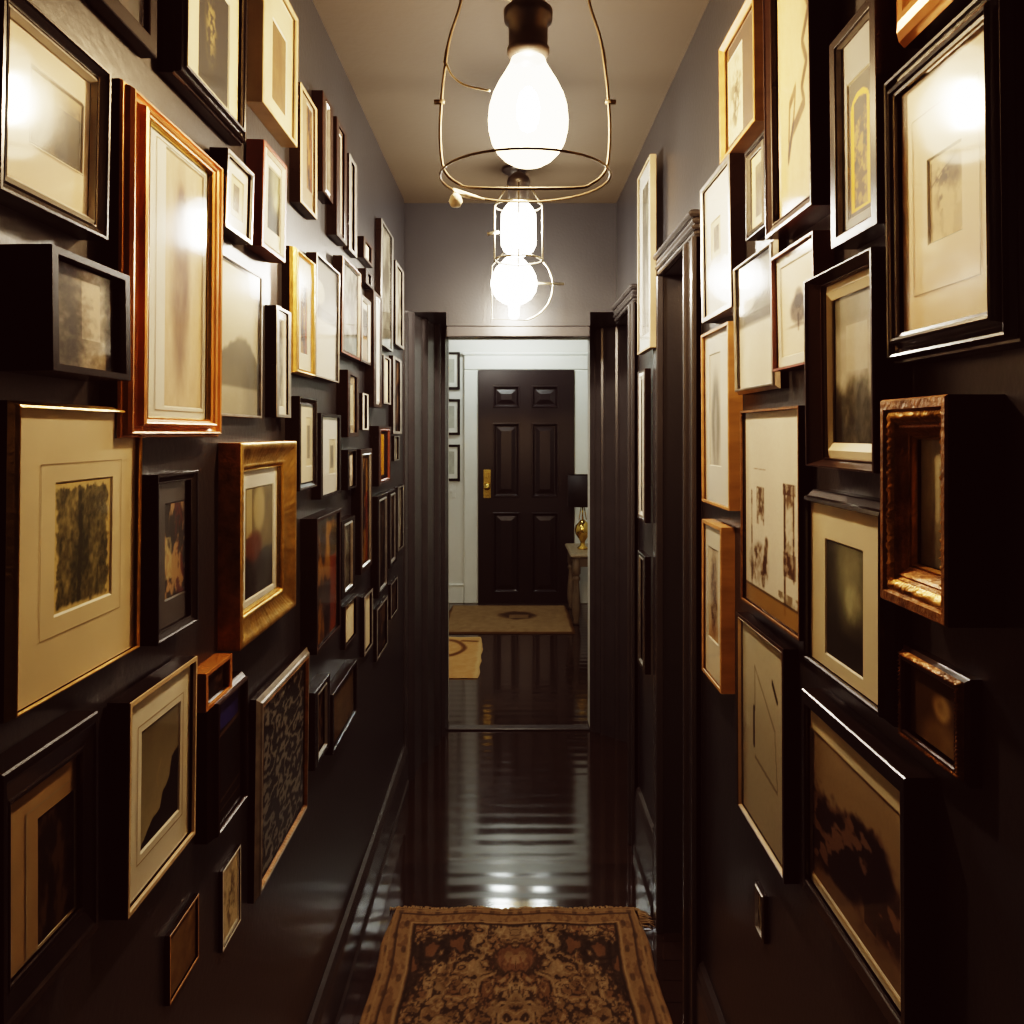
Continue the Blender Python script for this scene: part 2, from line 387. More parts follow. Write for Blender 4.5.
        m += ell(U, V, .26, .78, .17, .10, .3) * (.3 + .7 * ss(.42, .55, n2)) + stroke(U, V, [(.40, .66), (.34, .86)], .03) * .8 + rect(U, V, .16, .40, .29, .30) * .5
        c = mixc((.88, .86, .82), (.36, .27, .18), np.clip(m * .72 * (.55 + .8 * ss(.35, .6, fbm(U * 24, V * 30, s + 6, 3))), 0, 1))
        c = mixc(c, (.60, .48, .29), ss(.905, .915, V) * .9)
        c = mixc(c, (.35, .28, .17), stroke(U, V, [(0, .91), (1, .91)], .006) * .8 + rect(U, V, .6, 1, .86, .91) * ss(.4, .6, n2) * .6)
    elif kind == 'bwtrees':         # pale sky, grey trees, column of light
        m = ss(.5, .75, V + .25 * (n - .5)) * (.45 + .5 * n2) + .35 * (1 - ss(.0, .25, U)) * (.5 + .5 * n) + .3 * ss(.75, .95, U) + .12 * n
        m += .25 * (1 - ss(.15, .3, V)); m *= 1 - .85 * rect(U, V, .25, .68, .2, .52); m += .3 * (fbm(U * 12, V * 12, s + 2, 3) - .5) * ss(.5, .6, V)
        c = mixc((.72, .70, .66), (.17, .17, .12), np.clip(m, 0, 1))
    elif kind == 'valley':          # dark green misty landscape with a pale cloud of blossom
        m = .2 + .5 * ell(U, V, .62, .2, .4, .35, .7) + .4 * ell(U, V, .72, .47, .2, .14, .6) * (.5 + n) - .35 * ss(.6, .95, V) - .15 * ell(U, V, .1, .5, .25, .6, .6)
        c = mixc((.22, .225, .20), (.66, .66, .56), np.clip(m + .25 * (n - .5), 0, 1))
    elif kind == 'portrait':        # head and shoulders on brown
        m = ell(U, V, .62, .42, .16, .17, .4) * .9 + ell(U, V, .6, .95, .34, .36, .4) * .45
        c = mixc((.30, .25, .17), (.58, .51, .38), np.clip(m * (.7 + .6 * n), 0, 1))
    elif kind == 'stilllife':       # dark brown tangle of pots and flowers on beige
        m = ss(.25, .42, V + .5 * (n - .5)) * (1 - .75 * ss(.78, .9, V + .3 * (n - .5)))
        l = ss(.55, .64, fbm(U * 6, V * 8, s + 3)) * .75
        c = mixc(mixc((.62, .56, .46), (.20, .13, .11), m), (.62, .53, .44), np.clip(l * m, 0, 1))
        c = mixc(c, (.16, .05, .04), rect(U, V, .64, .76, .7, .86) * .8)
    elif kind == 'column':          # pale brown standing column of drapery on cream
        m = ell(U, V, .5, .5, .3, .46, .4) * (.35 + .6 * ss(.35, .65, fbm(U * 9, V * 16, s)))
        c = mixc((.80, .74, .64), (.34, .24, .16), np.clip(m, 0, 1)); c = mixc(c, (.70, .50, .30), ss(.7, .95, V) * .5)
    elif kind == 'leaf':            # one dark tree printed low on white paper
        m = ell(U, V, .52, .53, .26, .15, .25) * (.7 + .5 * n2) + ell(U, V, .52, .40, .12, .10, .4) * .8 + stroke(U, V, [(.5, .6), (.5, .74)], .025) * .5 + ell(U, V, .5, .70, .3, .02, .6) * .5
        c = mixc((.88, .84, .78), (.30, .25, .20), np.clip(m * .8, 0, 1))
    elif kind == 'pencil':          # pale sheet with two short dark strokes and a faint tent shape
        m = stroke(U, V, [(.28, .42), (.28, .60)], .018) * .9 + stroke(U, V, [(.70, .20), (.80, .27)], .014) * .9 + stroke(U, V, [(.30, .20), (.30, .42)], .008) * .4
        m += stroke(U, V, [(.30, .2), (.75, .42), (.80, .70), (.30, .66)], .008) * .25 + .10 * ss(.2, .5, V)
        c = mixc((.80, .78, .71), (.14, .11, .07), np.clip(m, 0, 1))
    elif kind == 'lattice':         # black and grey swirling carved pattern
        w = np.sin((fbm(U * 5, V * 8, s) * 4 + fbm(U * 11, V * 14, s + 4) * .8) * 6.3)
        c = mixc((.07, .062, .06), (.56, .535, .50), ss(.0, .7, w))
    elif kind == 'night':           # violet blue panel above dark rows
        c = mixc((.055, .04, .04), (.22, .18, .15), ss(.5, .7, n) * .8)
        c = mixc(c, (.26, .27, .52), rect(U, V, .1, .9, .05, .26) * .9)
        c = mixc(c, (.45, .38, .30), (stroke(U, V, [(.05, .31), (.95, .27)], .02) + stroke(U, V, [(.05, .85), (.95, .80)], .012) + stroke(U, V, [(.05, .92), (.95, .9)], .01)) * .8)
    elif kind == 'windowview':      # dim grey green interior with a tall pale window
        m = .38 + .35 * n * (1 - ss(.4, .9, V)) + .25 * stroke(U, V, [(.42, .6), (.42, .16), (.85, .12), (.85, .55)], .05)
        c = mixc((.34, .34, .30), (.80, .78, .70), np.clip(m - .2 * ss(.6, 1, V), 0, 1))
    elif kind == 'vase':            # pale hanging cloth over a red brown bowl on a dark table
        c = mixc((.52, .48, .35), (.40, .37, .27), n)
        c = mixc(c, (.20, .18, .14), ss(.58, .62, V - .25 * (U - .5) * 0 + .05 * (n - .5)))
        c = mixc(c, (.80, .74, .58), np.clip(rect(U, V, .05, .26, .0, .45) + ell(U, V, .5, .2, .2, .22, .3), 0, 1) * .7)
        c = mixc(c, (.42, .26, .17), ell(U, V, .32, .55, .28, .14, .3) * .9)
    elif kind == 'slip':            # tall grey figure panel on pale paper
        m = rect(U, V, .25, .75, .15, .85) * (.35 + .5 * n)
        c = mixc((.80, .75, .63), (.22, .19, .14), np.clip(m, 0, 1))
    elif kind == 'nave':            # long grey archway fading in white mist
        m = ell(U, V, .5, .62, .36, .42, .4) * (.35 + .4 * n) - .5 * ell(U, V, .5, .68, .12, .32, .4) * .6
        c = mixc((.82, .80, .76), (.26, .25, .22), np.clip(m, 0, 1))
    elif kind == 'shapes':          # grey upper half, pale lower sheet
        c = mixc((.50, .49, .46), (.84, .82, .78), ss(.48, .52, V))
        c = mixc(c, (.88, .85, .78), ell(U, V, .22, .28, .24, .10, .2) * .8); c = mixc(c, (.32, .30, .27), rect(U, V, .15, .95, .40, .48) * .5)
    elif kind == 'goldstrip':       # bright gold vertical strip on brown
        c = mixc((.22, .12, .07), (.86, .62, .14), rect(U, V, .25, .65, .05, .92))
    elif kind == 'saint':           # brown and ochre standing figures
        m = ss(.4, .6, n); c = mixc((.20, .12, .06), (.58, .44, .22), m)
        c = mixc(c, (.52, .26, .10), rect(U, V, .7, 1, .35, 1) * .8)
    elif kind == 'greybrown': c = mixc((.40, .33, .24), (.52, .45, .33), n)
    elif kind == 'dim': c = mixc((.12, .09, .07), (.36, .30, .24), ss(.35, .7, n))
    elif kind == 'greypane': c = mixc((.62, .60, .55), (.36, .34, .30), ss(.3, .7, n))
    elif kind == 'duo':             # pale top, tan lower field
        c = mixc((.16, .15, .14), (.62, .49, .33), ss(.55, .6, V)); c = mixc(c, (.88, .86, .8), 1 - ss(.08, .16, V))
    else: raise ValueError(kind)
    return np.clip((c - .55) * 1.22 + .54, .02, 1)
# ------------------------------------------------------------------ framed pictures
PROFILES = {
    'flat': [(0, 0), (0, .95), (.06, 1), (.92, 1), (1, .95), (1, .86)],
    'slope': [(0, 0), (0, .95), (.05, 1), (.26, 1), (.36, .94), (.84, .80), (.90, .83), (1, .81), (1, .72)],
    'rise': [(0, 0), (0, .55), (.08, .60), (.5, .82), (.62, .97), (.9, 1), (1, .93), (1, .84)],
    'multi': [(0, 0), (0, .58), (.05, .66), (.14, .66), (.18, .80), (.26, .90), (.34, .88), (.42, .74), (.56, .70), (.64, .78), (.70, .97), (.78, 1), (.86, .97), (.9, .90), (1, .88), (1, .80)],
    'box': [(0, 0), (0, .99), (.06, 1), (.94, 1), (1, .99), (1, .86)],
    'round': [(0, 0), (0, .55), (.10, .78), (.25, .93), (.42, 1), (.6, .98), (.76, .88), (.86, .78), (.9, .80), (1, .78), (1, .72)],
    'deep': [(0, 0), (0, .95), (.05, 1), (.28, 1), (.34, .92), (.66, .84), (.72, .78), (.78, .80), (.84, .76), (.94, .66), (1, .64), (1, .56)],
    'scoop': [(0, 0), (0, .95), (.05, 1), (.2, 1), (.3, .92), (.8, .62), (.86, .66), (.94, .66), (1, .60), (1, .48)],
    'cove': [(0, 0), (0, .85), (.05, .98), (.12, 1), (.2, .95), (.3, .80), (.5, .64), (.7, .60), (.76, .70), (.84, .72), (.92, .66), (1, .64), (1, .5)],
}

def add_moulding(mb, W, H, mx, my, d, prof, ornate=0.0, so=0.0, seed=0):
    nseg = 1 if not ornate else 60
    rnd = random.Random(seed)
    rings = []
    for (t, h) in prof:
        ix, iz = t * mx, t * my
        c = [(-W / 2 + ix, iz), (W / 2 - ix, iz), (W / 2 - ix, H - iz), (-W / 2 + ix, H - iz)]
        ring = []
        for k in range(4):
            a, b = c[k], c[(k + 1) % 4]
            for i in range(nseg):
                f = i / nseg
                bump = 0
                if ornate and 0.1 < t < 0.95 and h > 0.3:
                    bump = ornate * d * (0.5 * math.sin(i * 2.1 + k + t * 9) + rnd.uniform(-.6, .6))
                ring.append((a[0] + (b[0] - a[0]) * f, -(so + h * d + bump), a[1] + (b[1] - a[1]) * f))
        rings.append(ring)
    n = len(rings[0])
    vs = [p for r in rings for p in r]; fs = []
    for r in range(len(rings) - 1):
        for k in range(n):
            fs.append((r * n + k, r * n + (k + 1) % n, (r + 1) * n + (k + 1) % n, (r + 1) * n + k))
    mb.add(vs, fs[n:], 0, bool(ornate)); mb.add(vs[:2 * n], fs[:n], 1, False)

def add_strip(mb, W, H, mx, my, d, t0, t1, h0, h1, so, seed):
    """raised band of little scrolls running round the moulding"""
    rnd = random.Random(seed); n = 70; rings = []
    for t, f in ((t0, 0), (t0 + (t1 - t0) * .25, .7), (t0 + (t1 - t0) * .5, 1), (t0 + (t1 - t0) * .75, .7), (t1, 0)):
        h = (h0 + (h1 - h0) * (t - t0) / (t1 - t0)) * d
        c = [(-W / 2 + t * mx, t * my), (W / 2 - t * mx, t * my), (W / 2 - t * mx, H - t * my), (-W / 2 + t * mx, H - t * my)]
        ring = []
        for k in range(4):
            a, b = c[k], c[(k + 1) % 4]
            for i in range(n):
                g = i / n; up = f * (.0026 + .0022 * math.sin(i * 1.9 + 3 * t * 9) + rnd.uniform(-.0012, .0012))
                ring.append((a[0] + (b[0] - a[0]) * g, -(so + h + up + .0004), a[1] + (b[1] - a[1]) * g))
        rings.append(ring)
    N = len(rings[0]); vs = [q for r in rings for q in r]
    mb.add(vs, [(r * N + k, r * N + (k + 1) % N, (r + 1) * N + (k + 1) % N, (r + 1) * N + k) for r in range(len(rings) - 1) for k in range(N)], 0, True)

def ring_quads(mb, x0, x1, z0, z1, a0, a1, b0, b1, y, y2, mi=0):
    """flat ring between the outer rectangle x/z and the inner rectangle a/b"""
    o = [(x0, y, z0), (x1, y, z0), (x1, y, z1), (x0, y, z1)]
    i = [(a0, y2, b0), (a1, y2, b0), (a1, y2, b1), (a0, y2, b1)]
    for k in range(4): mb.quad(o[k], o[(k + 1) % 4], i[(k + 1) % 4], i[k], mi)

def picture(side, xn, xf, T, B, label, d=.03, frame='black', prof='flat', mw=.015, lip=None, mat_=None, art=None, margin=None,
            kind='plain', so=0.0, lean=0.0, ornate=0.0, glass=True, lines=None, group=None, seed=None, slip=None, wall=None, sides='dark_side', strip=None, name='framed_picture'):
    """one framed picture hung on a side wall. xn / xf: photo columns of its near and far edge; T and B: a point on its top and bottom edge.
    These are carried back onto the wall, so the picture hangs there as a real object."""
    s = -1 if side == 'L' else 1
    P = list(PROFILES[prof])
    if abs(xn - xf) < 26: P[-1] = (1, max(P[-1][1], .93))
    X = (wall or HW) - d - so; Xf = (wall or HW) - d * (.5 + .5 * P[1][1]) - so
    un, uf = abs(xn - VX), abs(xf - VX)
    yn, yf = FPX * X / un, FPX * Xf / uf
    vt, vb = (T[1] - VY) / abs(T[0] - VX), (B[1] - VY) / abs(B[0] - VX)
    zt, zb = EYE - vt * X, EYE - vb * X
    W, H = yf - yn, zt - zb
    cy = (yn + yf) / 2
    root = empty(name, (s * (wall or HW), cy, zb), (lean, 0, -s * math.pi / 2))
    tag(root, label, 'picture', group)
    seed = seed if seed is not None else int(xn * 7 + xf * 13 + T[1] * 3) % 9973
    mx, my = mw if isinstance(mw, tuple) else (mw, mw)
    hr = max(min(.0115, d * .95), P[-1][1] * d)          # rebate height
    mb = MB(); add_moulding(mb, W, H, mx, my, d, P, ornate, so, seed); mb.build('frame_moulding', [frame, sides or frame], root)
    if strip:
        t0, t1, smat = strip
        h0, h1 = np.interp([t0, t1], [q[0] for q in P[1:]], [q[1] for q in P[1:]])
        sb = MB(); add_strip(sb, W, H, mx, my, d, t0, t1, h0, h1, so, seed); sb.build('ornament_band', smat, root)
    bk = MB(); bk.box(-W / 2 + mx * .3, W / 2 - mx * .3, -(so + .002), -(so + .0005), my * .3, H - my * .3); bk.build('backing_board', 'black', root)
    x0, x1, z0, z1 = -W / 2 + mx, W / 2 - mx, my, H - my
    if lip:
        lc, lw = lip; lx, lz = (lw if isinstance(lw, tuple) else (lw, lw))
        lb = MB()
        ring_quads(lb, x0 - .001, x1 + .001, z0 - .001, z1 + .001, x0 + lx * .5, x1 - lx * .5, z0 + lz * .5, z1 - lz * .5, -(so + hr - .0005), -(so + hr + .0028))
        ring_quads(lb, x0 + lx * .5, x1 - lx * .5, z0 + lz * .5, z1 - lz * .5, x0 + lx, x1 - lx, z0 + lz, z1 - lz, -(so + hr + .0028), -(so + hr - .003))
        lb.build('inner_lip', lc, root)
        x0, x1, z0, z1 = x0 + lx, x1 - lx, z0 + lz, z1 - lz
    px_w = abs(xn - xf)
    yg = -(so + max(min(.0085, d * .9), hr - .0015)); dz = min(.005, (-yg - so) * .5)
    # picture rectangle
    def loc(x, y, xr):
        Xp = (wall or HW) + yg + .005
        u = abs(x - VX); yy = FPX * Xp / u
        ur = abs(xr - VX)
        return (yy - cy) * (1 if side == 'L' else -1), (EYE - (y - VY) / ur * Xp) - zb
    if art:
        xa, xb, ya, yb = art
        xr = xa if abs(xa - VX) > abs(xb - VX) else xb
        la, za = loc(xa, ya, xr); lb_, zb2 = loc(xb, yb, xr)
        a0, a1 = sorted((la, lb_)); b0, b1 = sorted((za, zb2))
        a0, a1, b0, b1 = max(a0, x0), min(a1, x1), max(b0, z0), min(b1, z1)
    else:
        g = margin if margin is not None else (.0 if not mat_ else .2)
        gx, gz = g if isinstance(g, tuple) else (g * (x1 - x0), g * (x1 - x0) if not isinstance(g, tuple) else 0)
        a0, a1, b0, b1 = x0 + gx, x1 - gx, z0 + gz, z1 - gz
    if mat_:
        m = MB(); bw = min(.002, (a0 - x0) * .3 if a0 > x0 else .001)
        ring_quads(m, x0 - .001, x1 + .001, z0 - .001, z1 + .001, a0 - bw, a1 + bw, b0 - bw, b1 + bw, yg + dz * .6, yg + dz * .6)
        ring_quads(m, a0 - bw, a1 + bw, b0 - bw, b1 + bw, a0, a1, b0, b1, yg + dz * .6, yg + dz * 1.1, 1)
        for (l0, l1, k0, k1, lw) in (lines or []):       # ruled lines on the mount: margins as shares of mount left/right/top/bottom
            p0, p1 = x0 + (a0 - x0) * l0, x1 - (x1 - a1) * l1
            q1, q0 = z1 - (z1 - b1) * k0, z0 + (b0 - z0) * k1
            ring_quads(m, p0, p1, q0, q1, p0 + lw, p1 - lw, q0 + lw, q1 - lw, yg + dz * .48, yg + dz * .48, 2)
        m.build('mount', [mat_, 'cream_pale' if mat_ != 'dark_mat' else 'dark_mat', 'line'], root)
    if slip:
        sb = MB(); sc_, sw = slip
        ring_quads(sb, a0 - sw, a1 + sw, b0 - sw, b1 + sw, a0, a1, b0, b1, yg + dz * .44, yg + dz * .8); sb.build('inner_slip', sc_, root)
    ya = yg + dz
    hpx = abs(b1 - b0) / max(H, 1e-6) * abs(T[1] - B[1]) * 1.2
    nx = int(np.clip(px_w * (a1 - a0) / W * 1.6, 8, 90)); ny = int(np.clip(hpx * 1.2, 10, 150))
    u, v = np.meshgrid(np.linspace(0, 1, nx + 1), np.linspace(0, 1, ny + 1))
    grid_mesh('print', nx, ny, lambda u, v: np.stack([a0 + (a1 - a0) * u, np.full_like(u, ya), b1 + (b0 - b1) * v], -1), draw(kind, u, v, seed), 'sheet', root)
    if glass:
        g = MB(); g.quad((x0, yg, z0), (x1, yg, z0), (x1, yg, z1), (x0, yg, z1)); g.build('glass', 'glass', root)
    return root

P = picture
# ---- left wall, from the camera inwards
P('L', 60, 157, (157, -420), (157, 58), 'dark framed picture cut by the top edge, above the black framed drawing of a house', d=.02, frame='black', mw=.02, kind='dim')
P('L', 0, 108, (108, 72), (104, 238), 'black framed small drawing of a house on a wide cream mount, upper left corner', d=.03, frame='black_gloss', prof='slope', mw=(.016, .012),
  lip=('white_frame', (.004, .008)), mat_='peach', art=(27, 79, 67, 140), kind='barn', lean=.02, lines=[(.95, .95, .9, .9, .001)])
P('L', 130, 222, (130, 78), (222, 437), 'tall glossy copper brown frame with a pale standing figure, brightest frame of the left wall', d=.034, frame='copper_wood', prof='multi', mw=(.052, .022),
  lip=('gold_bright', .004), mat_='white_mat', art=(163, 200, 148, 405), kind='figure', lean=.008, lines=[(.5, .5, .5, .5, .0015)])
P('L', 182, 245, (245, -190), (243, 139), 'black ridged frame with a dark olive picture on a cream mount, above the copper frame', d=.032, frame='black_gloss', prof='multi', mw=(.024, .022),
  mat_='cream_yellow', art=(197, 227, -40, 74), kind='darkportrait', lean=.012)
P('L', 263, 297, (296, 17), (297, 147), 'thin brown frame with a tall grey panel on a yellowish mount, high beside the ceiling', d=.03, frame='pale_wood', sides='pale_wood', prof='flat', mw=(.010, .007),
  mat_='cream_yellow', art=(271, 285, 18, 97), kind='greybrown', lean=.01)
P('L', 226, 252, (226, 147), (250, 243), 'small pale print in a thin silver frame, right of the copper frame top', d=.028, frame='silver', mw=.006, mat_='white_mat',
  art=(229, 241, 174, 212), kind='slip', lean=.03)
P('L', 262, 285, (263, 140), (284, 262), 'red brown frame with a green grey photograph on a cream mount, small and tilted', d=.03, frame='red_wood', sides='red_wood', prof='flat', mw=(.010, .007),
  lip=('white_frame', .006), mat_='cream_pale', art=(266, 279, 165, 226), kind='valley', lean=.02)
P('L', 301, 317, (301, 82), (302, 203), 'tall narrow pale wood frame with a brown strip picture, high on the left wall', d=.024, frame='pale_wood', mw=(.014, .007), mat_='tan_mat', art=(306, 313, 103, 187), kind='saint')
P('L', 323, 333, (324, 92), (333, 204), 'narrow dark frame with a light right edge, next past the pale wood frame', d=.026, frame='espresso', mw=(.03, .008), lip=('pewter', .012), kind='dim', glass=False)
P('L', 337, 347, (338, 118), (347, 246), 'tall dark brown frame with two light strips, high on the left wall', d=.026, frame='black_brown', mw=(.03, .01), mat_='brown_mat', margin=.2, kind='dim', glass=False)
P('L', 349.5, 357, (349, 152), (357, 258), 'slim pewter frame high on the left wall, last before the small brown pair', d=.018, frame='pewter', mw=(.03, .01), kind='greypane', glass=False)
P('L', 364, 373, (364, 236), (373, 268), 'small dark brown frame with a tan print, above the tiny black square frame', d=.024, frame='espresso', mw=(.03, .007), kind='plain', glass=False)
P('L', 366, 373.5, (366, 268), (373, 290), 'tiny black square frame with a pale centre, below the small dark brown frame', d=.024, frame='black', mw=(.04, .008), kind='greypane', glass=False)
P('L', 381, 393, (381, 218), (393, 352), 'tall grey sheet in thin silver frame at the far end of the left wall', d=.02, frame='silver', mw=(.03, .007), kind='greypane', lean=.005)
P('L', 396, 404, (396, 260), (404, 350), 'last tall pewter frame of the left wall, against the passage corner', d=.02, frame='pewter', mw=(.04, .01), kind='greypane', glass=False)
P('L', 216, 262, (222, 252), (260, 418), 'wide misty landscape in a thin grey frame, just right of the copper frame', d=.012, frame='pewter', sides='pewter', mw=(.006, .004), kind='moor', lean=.006)
P('L', 277, 291, (277, 305), (291, 418), 'narrow silver frame with a plain pale sheet, hung alone right of the misty landscape', d=.022, frame='silver', mw=(.016, .006), mat_='white_mat', margin=.24, kind='greypane')
P('L', 296, 314, (300, 249), (312, 377), 'gold edged frame with a tan print, squeezed against the large white print', d=.028, frame='gold', prof='round', mw=(.03, .010), mat_='cream', art=(300, 307, 284, 352), kind='saint')
P('L', 316, 339, (316, 252), (339, 383), 'large blank looking white print in a thin dark frame, middle of the left wall', d=.024, frame='pewter', mw=(.008, .004), kind='shapes', seed=3, lean=.008)
P('L', 342, 360, (342, 255), (359, 360), 'white print in a thin brown frame, right of the large white print', d=.026, frame='red_wood', mw=(.010, .004), lip=('silver', .006), kind='greypane', lean=.012)
P('L', 361, 371, (361, 293), (367, 364), 'small dark frame with white top and tan lower half, under the tiny black square', d=.024, frame='espresso', mw=(.02, .006), lip=('white_frame', .006), kind='duo')
P('L', 374, 382, (377, 293), (381, 408), 'deep espresso frame seen edge on with one white edge, right of the half tan print', d=.03, frame='espresso', mw=(.05, .01), lip=('white_frame', .02), kind='dim', glass=False)
P('L', 384, 391, (384, 355), (391, 405), 'small pale mounted print right of the deep espresso frame', d=.018, frame='pewter', mw=(.03, .006), kind='plain', glass=False)
P('L', 393.5, 402, (393, 355), (402, 434), 'slim dark silver frame below the last tall pewter frame', d=.018, frame='pewter', mw=(.05, .01), kind='dim', glass=False)
P('L', 300, 317, (300, 396), (316, 487), 'black frame, cream mount around a tall grey figure, right of the ornate gold frame', d=.03, frame='black_gloss', prof='slope', mw=(.018, .015), mat_='cream', art=(305.5, 312, 418, 466), kind='slip')
P('L', 321, 341, (322, 413), (340, 493), 'black frame, white mount around a grey strip, second right of the ornate gold frame', d=.022, frame='black', mw=(.022, .008), mat_='white_mat', art=(328.5, 335, 440, 474), kind='slip')
P('L', 348, 359, (349, 370), (357, 437), 'dark espresso frame with a narrow cream print, beside the tiny white oval', d=.03, frame='espresso', mw=(.034, .012), mat_='tan_mat', margin=.25, kind='plain')
P('L', 363, 368.5, (363, 393), (368, 430), 'tiny white frame hung beside the dark espresso frame', d=.014, frame='white_frame', mw=(.02, .004), kind='greypane', glass=False)
P('L', 379, 391, (379, 426), (385, 484), 'black frame with a bright gold strip picture, towards the far end of the left wall', d=.03, frame='black_brown', mw=(.034, .008), lip=('red_wood', .01), kind='goldstrip')
P('L', 394.5, 399.5, (395, 436), (399, 460), 'tiny silver frame with a white glint, under the slim dark silver frame', d=.012, frame='silver', mw=(.02, .004), kind='greypane', glass=False)
P('L', 348, 357, (348, 450), (357, 487), 'small dark frame with a mottled grey photograph, left of the long brown panel', d=.02, frame='black', mw=(.02, .006), kind='courtyard', glass=False)
P('L', 361, 372, (363, 449), (363, 573), 'long upright brown and ochre panel in a dark frame with white corners', d=.028, frame='espresso', mw=(.022, .014), lip=('silver', .006), kind='saint')
P('L', 378, 388, (380, 496), (380, 596), 'tall dark frame with grey sheet and white ends, right of the long brown panel', d=.024, frame='black', mw=(.03, .012), lip=('silver', .01), kind='dim')
P('L', 389.5, 396.5, (390, 492), (393, 565), 'tall black frame with silver ends, second right of the long brown panel', d=.022, frame='black', mw=(.03, .01), lip=('silver', .012), kind='dim', glass=False)
P('L', 398, 404, (399, 487), (403, 547), 'narrow white framed strip low on the left wall, against the passage corner', d=.016, frame='silver', mw=(.03, .006), kind='greypane', glass=False)
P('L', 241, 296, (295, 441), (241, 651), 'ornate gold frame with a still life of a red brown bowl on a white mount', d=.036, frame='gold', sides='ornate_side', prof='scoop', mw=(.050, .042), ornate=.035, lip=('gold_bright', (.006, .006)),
  mat_='white_mat', art=(244, 272, 490, 601), kind='vase', lean=.004)
P('L', 15, 137, (135, 408), (137, 652), 'large thin gilt frame with a grey green etching of trees on a wide cream mount', d=.022, frame='gold', prof='rise', mw=(.004, .006), mat_='cream_yellow', art=(52, 108, 484, 615),
  kind='forest', lean=.012, lines=[(.62, .62, .72, .72, .0009)])
P('L', 53, 131, (55, 245), (127, 381), 'deep black box frame with an unmounted grey photograph of a courtyard', d=.048, frame='dark_side', prof='box', mw=(.011, .007), kind='courtyard', lean=-.01)
P('L', 158, 198, (158, 475), (198, 622), 'black frame with a small multicoloured collage on a black mount', d=.026, frame='black_gloss', prof='slope', mw=(.012, .012), mat_='dark_mat', art=(164, 186, 505, 600), kind='collage')
P('L', 128, 195, (128, 703), (194, 836), 'thin gilt frame with a black crag under grey sky on a cream mount, low left', d=.026, frame='pale_wood', prof='flat', mw=(.005, .006), mat_='cream_pale', art=(139, 177, 733, 852),
  kind='hill', lean=.012, lines=[(.7, .7, .75, .75, .0014)])
P('L', 3, 98, (98, 711), (98, 930), 'wide black frame with a dark red brown picture on a tan mount, lower left corner', d=.03, frame='black_gloss', prof='slope', mw=(.020, .034), mat_='tan_mat', art=(37, 77, 820, 960), kind='dim', lines=[(.6, .6, .6, .6, .002)])
P('L', 206, 232, (206, 674), (231, 690), 'small copper topped plaque just above the dark frame with a blue panel', d=.026, frame='copper_wood', sides='copper_wood', mw=(.01, .006), kind='dim', glass=False, name='framed_plaque')
P('L', 217, 246, (217, 702), (243, 808), 'narrow dark frame with a violet blue panel over dark rows, low on the left wall', d=.032, frame='black_brown', prof='rise', mw=(.014, .010), kind='night')
P('L', 259, 307, (259, 700), (262, 898), 'pewter frame holding a black and grey swirling carved panel, low on the left wall', d=.02, frame='pewter', prof='rise', mw=(.016, .014), lip=('gold_brown', (.003, .007)), kind='lattice', lean=.012)
P('L', 317, 341, (317, 519), (317, 655), 'deep dark brown frame with a dim ochre picture, right of the ornate gold frame bottom', d=.036, frame='black_brown', prof='box', mw=(.012, .008), kind='saint', seed=77)
P('L', 342, 355, (342, 522), (348, 594), 'black frame with narrow white sheet, between dim ochre picture and long brown panel', d=.024, frame='black', mw=(.034, .010), lip=('silver', .008), kind='greypane')
P('L', 345, 357, (345, 607), (345, 650), 'small dim frame with a pinkish print, below the narrow white sheet', d=.012, frame='espresso', mw=(.014, .006), kind='plain', glass=False)
P('L', 364.5, 373, (364, 598), (366, 655), 'dim narrow pewter frame with a cream strip, under the long brown panel', d=.014, frame='pewter', mw=(.02, .008), kind='plain', glass=False)
P('L', 377, 388, (377, 610), (380, 657), 'dim grey framed print with a leaning pale stroke, low near the far end', d=.012, frame='pewter', mw=(.02, .008), kind='dim', glass=False)
P('L', 391, 398, (391, 585), (396, 612), 'tiny dim grey frame, lowest beside the passage corner of the left wall', d=.01, frame='pewter', mw=(.02, .006), kind='dim', glass=False)
P('L', 315, 330, (316, 692), (318, 766), 'small dark frame with white top and bottom edges, left one of the low pair', d=.03, frame='black', mw=(.028, .010), lip=('silver', .008), kind='dim', glass=False)
P('L', 333, 357, (335, 692), (337, 748), 'small black frame with brown print and bright top edge, right one of low pair', d=.03, frame='black_gloss', mw=(.014, .008), kind='greybrown', seed=5)
P('L', 223, 241, (223, 872), (224, 951), 'small pale pencil sketch near the floor, below the dark frame with a blue panel', d=.007, frame='white_frame', mw=.003, mat_='white_mat', margin=.08, kind='sketch')
P('L', 170, 199, (198, 895), (170, 1006), 'lowest small brown sketch on the left wall, below the crag picture', d=.007, frame='tan_wood', mw=.003, kind='greybrown', glass=False)

# ---- right wall
P('R', 1004, 888, (890, 70), (887, 364), 'large glossy black ridged frame around a faint head study on bright cream mount', d=.042, frame='black_gloss', prof='multi', mw=(.030, .031), mat_='peach',
  art=(965, 932, 140, 228), kind='headstudy', lean=.012, lines=[(.42, .42, .42, .42, .0012)])
P('R', 985, 897, (897, -60), (897, 41), 'copper brown frame cut by the top right edge, above the large black frame', d=.036, frame='copper_wood', prof='round', mw=.045, kind='dim')
P('R', 877, 831, (831, 45), (830, 250), 'black box frame with a gilded arch of dark figures on a grey mount', d=.034, frame='dark_side', prof='box', mw=(.016, .012), lip=('pewter', .004), mat_='grey_mat',
  art=(872.5, 850.5, 64, 205), kind='arch', lean=.01)
P('R', 811, 766, (766, -60), (766, 239), 'tall black frame with a brown shoreline drawing on pale paper', d=.044, frame='black_brown', prof='slope', mw=(.012, .022), lip=('black', .002), kind='coast', lean=.012)
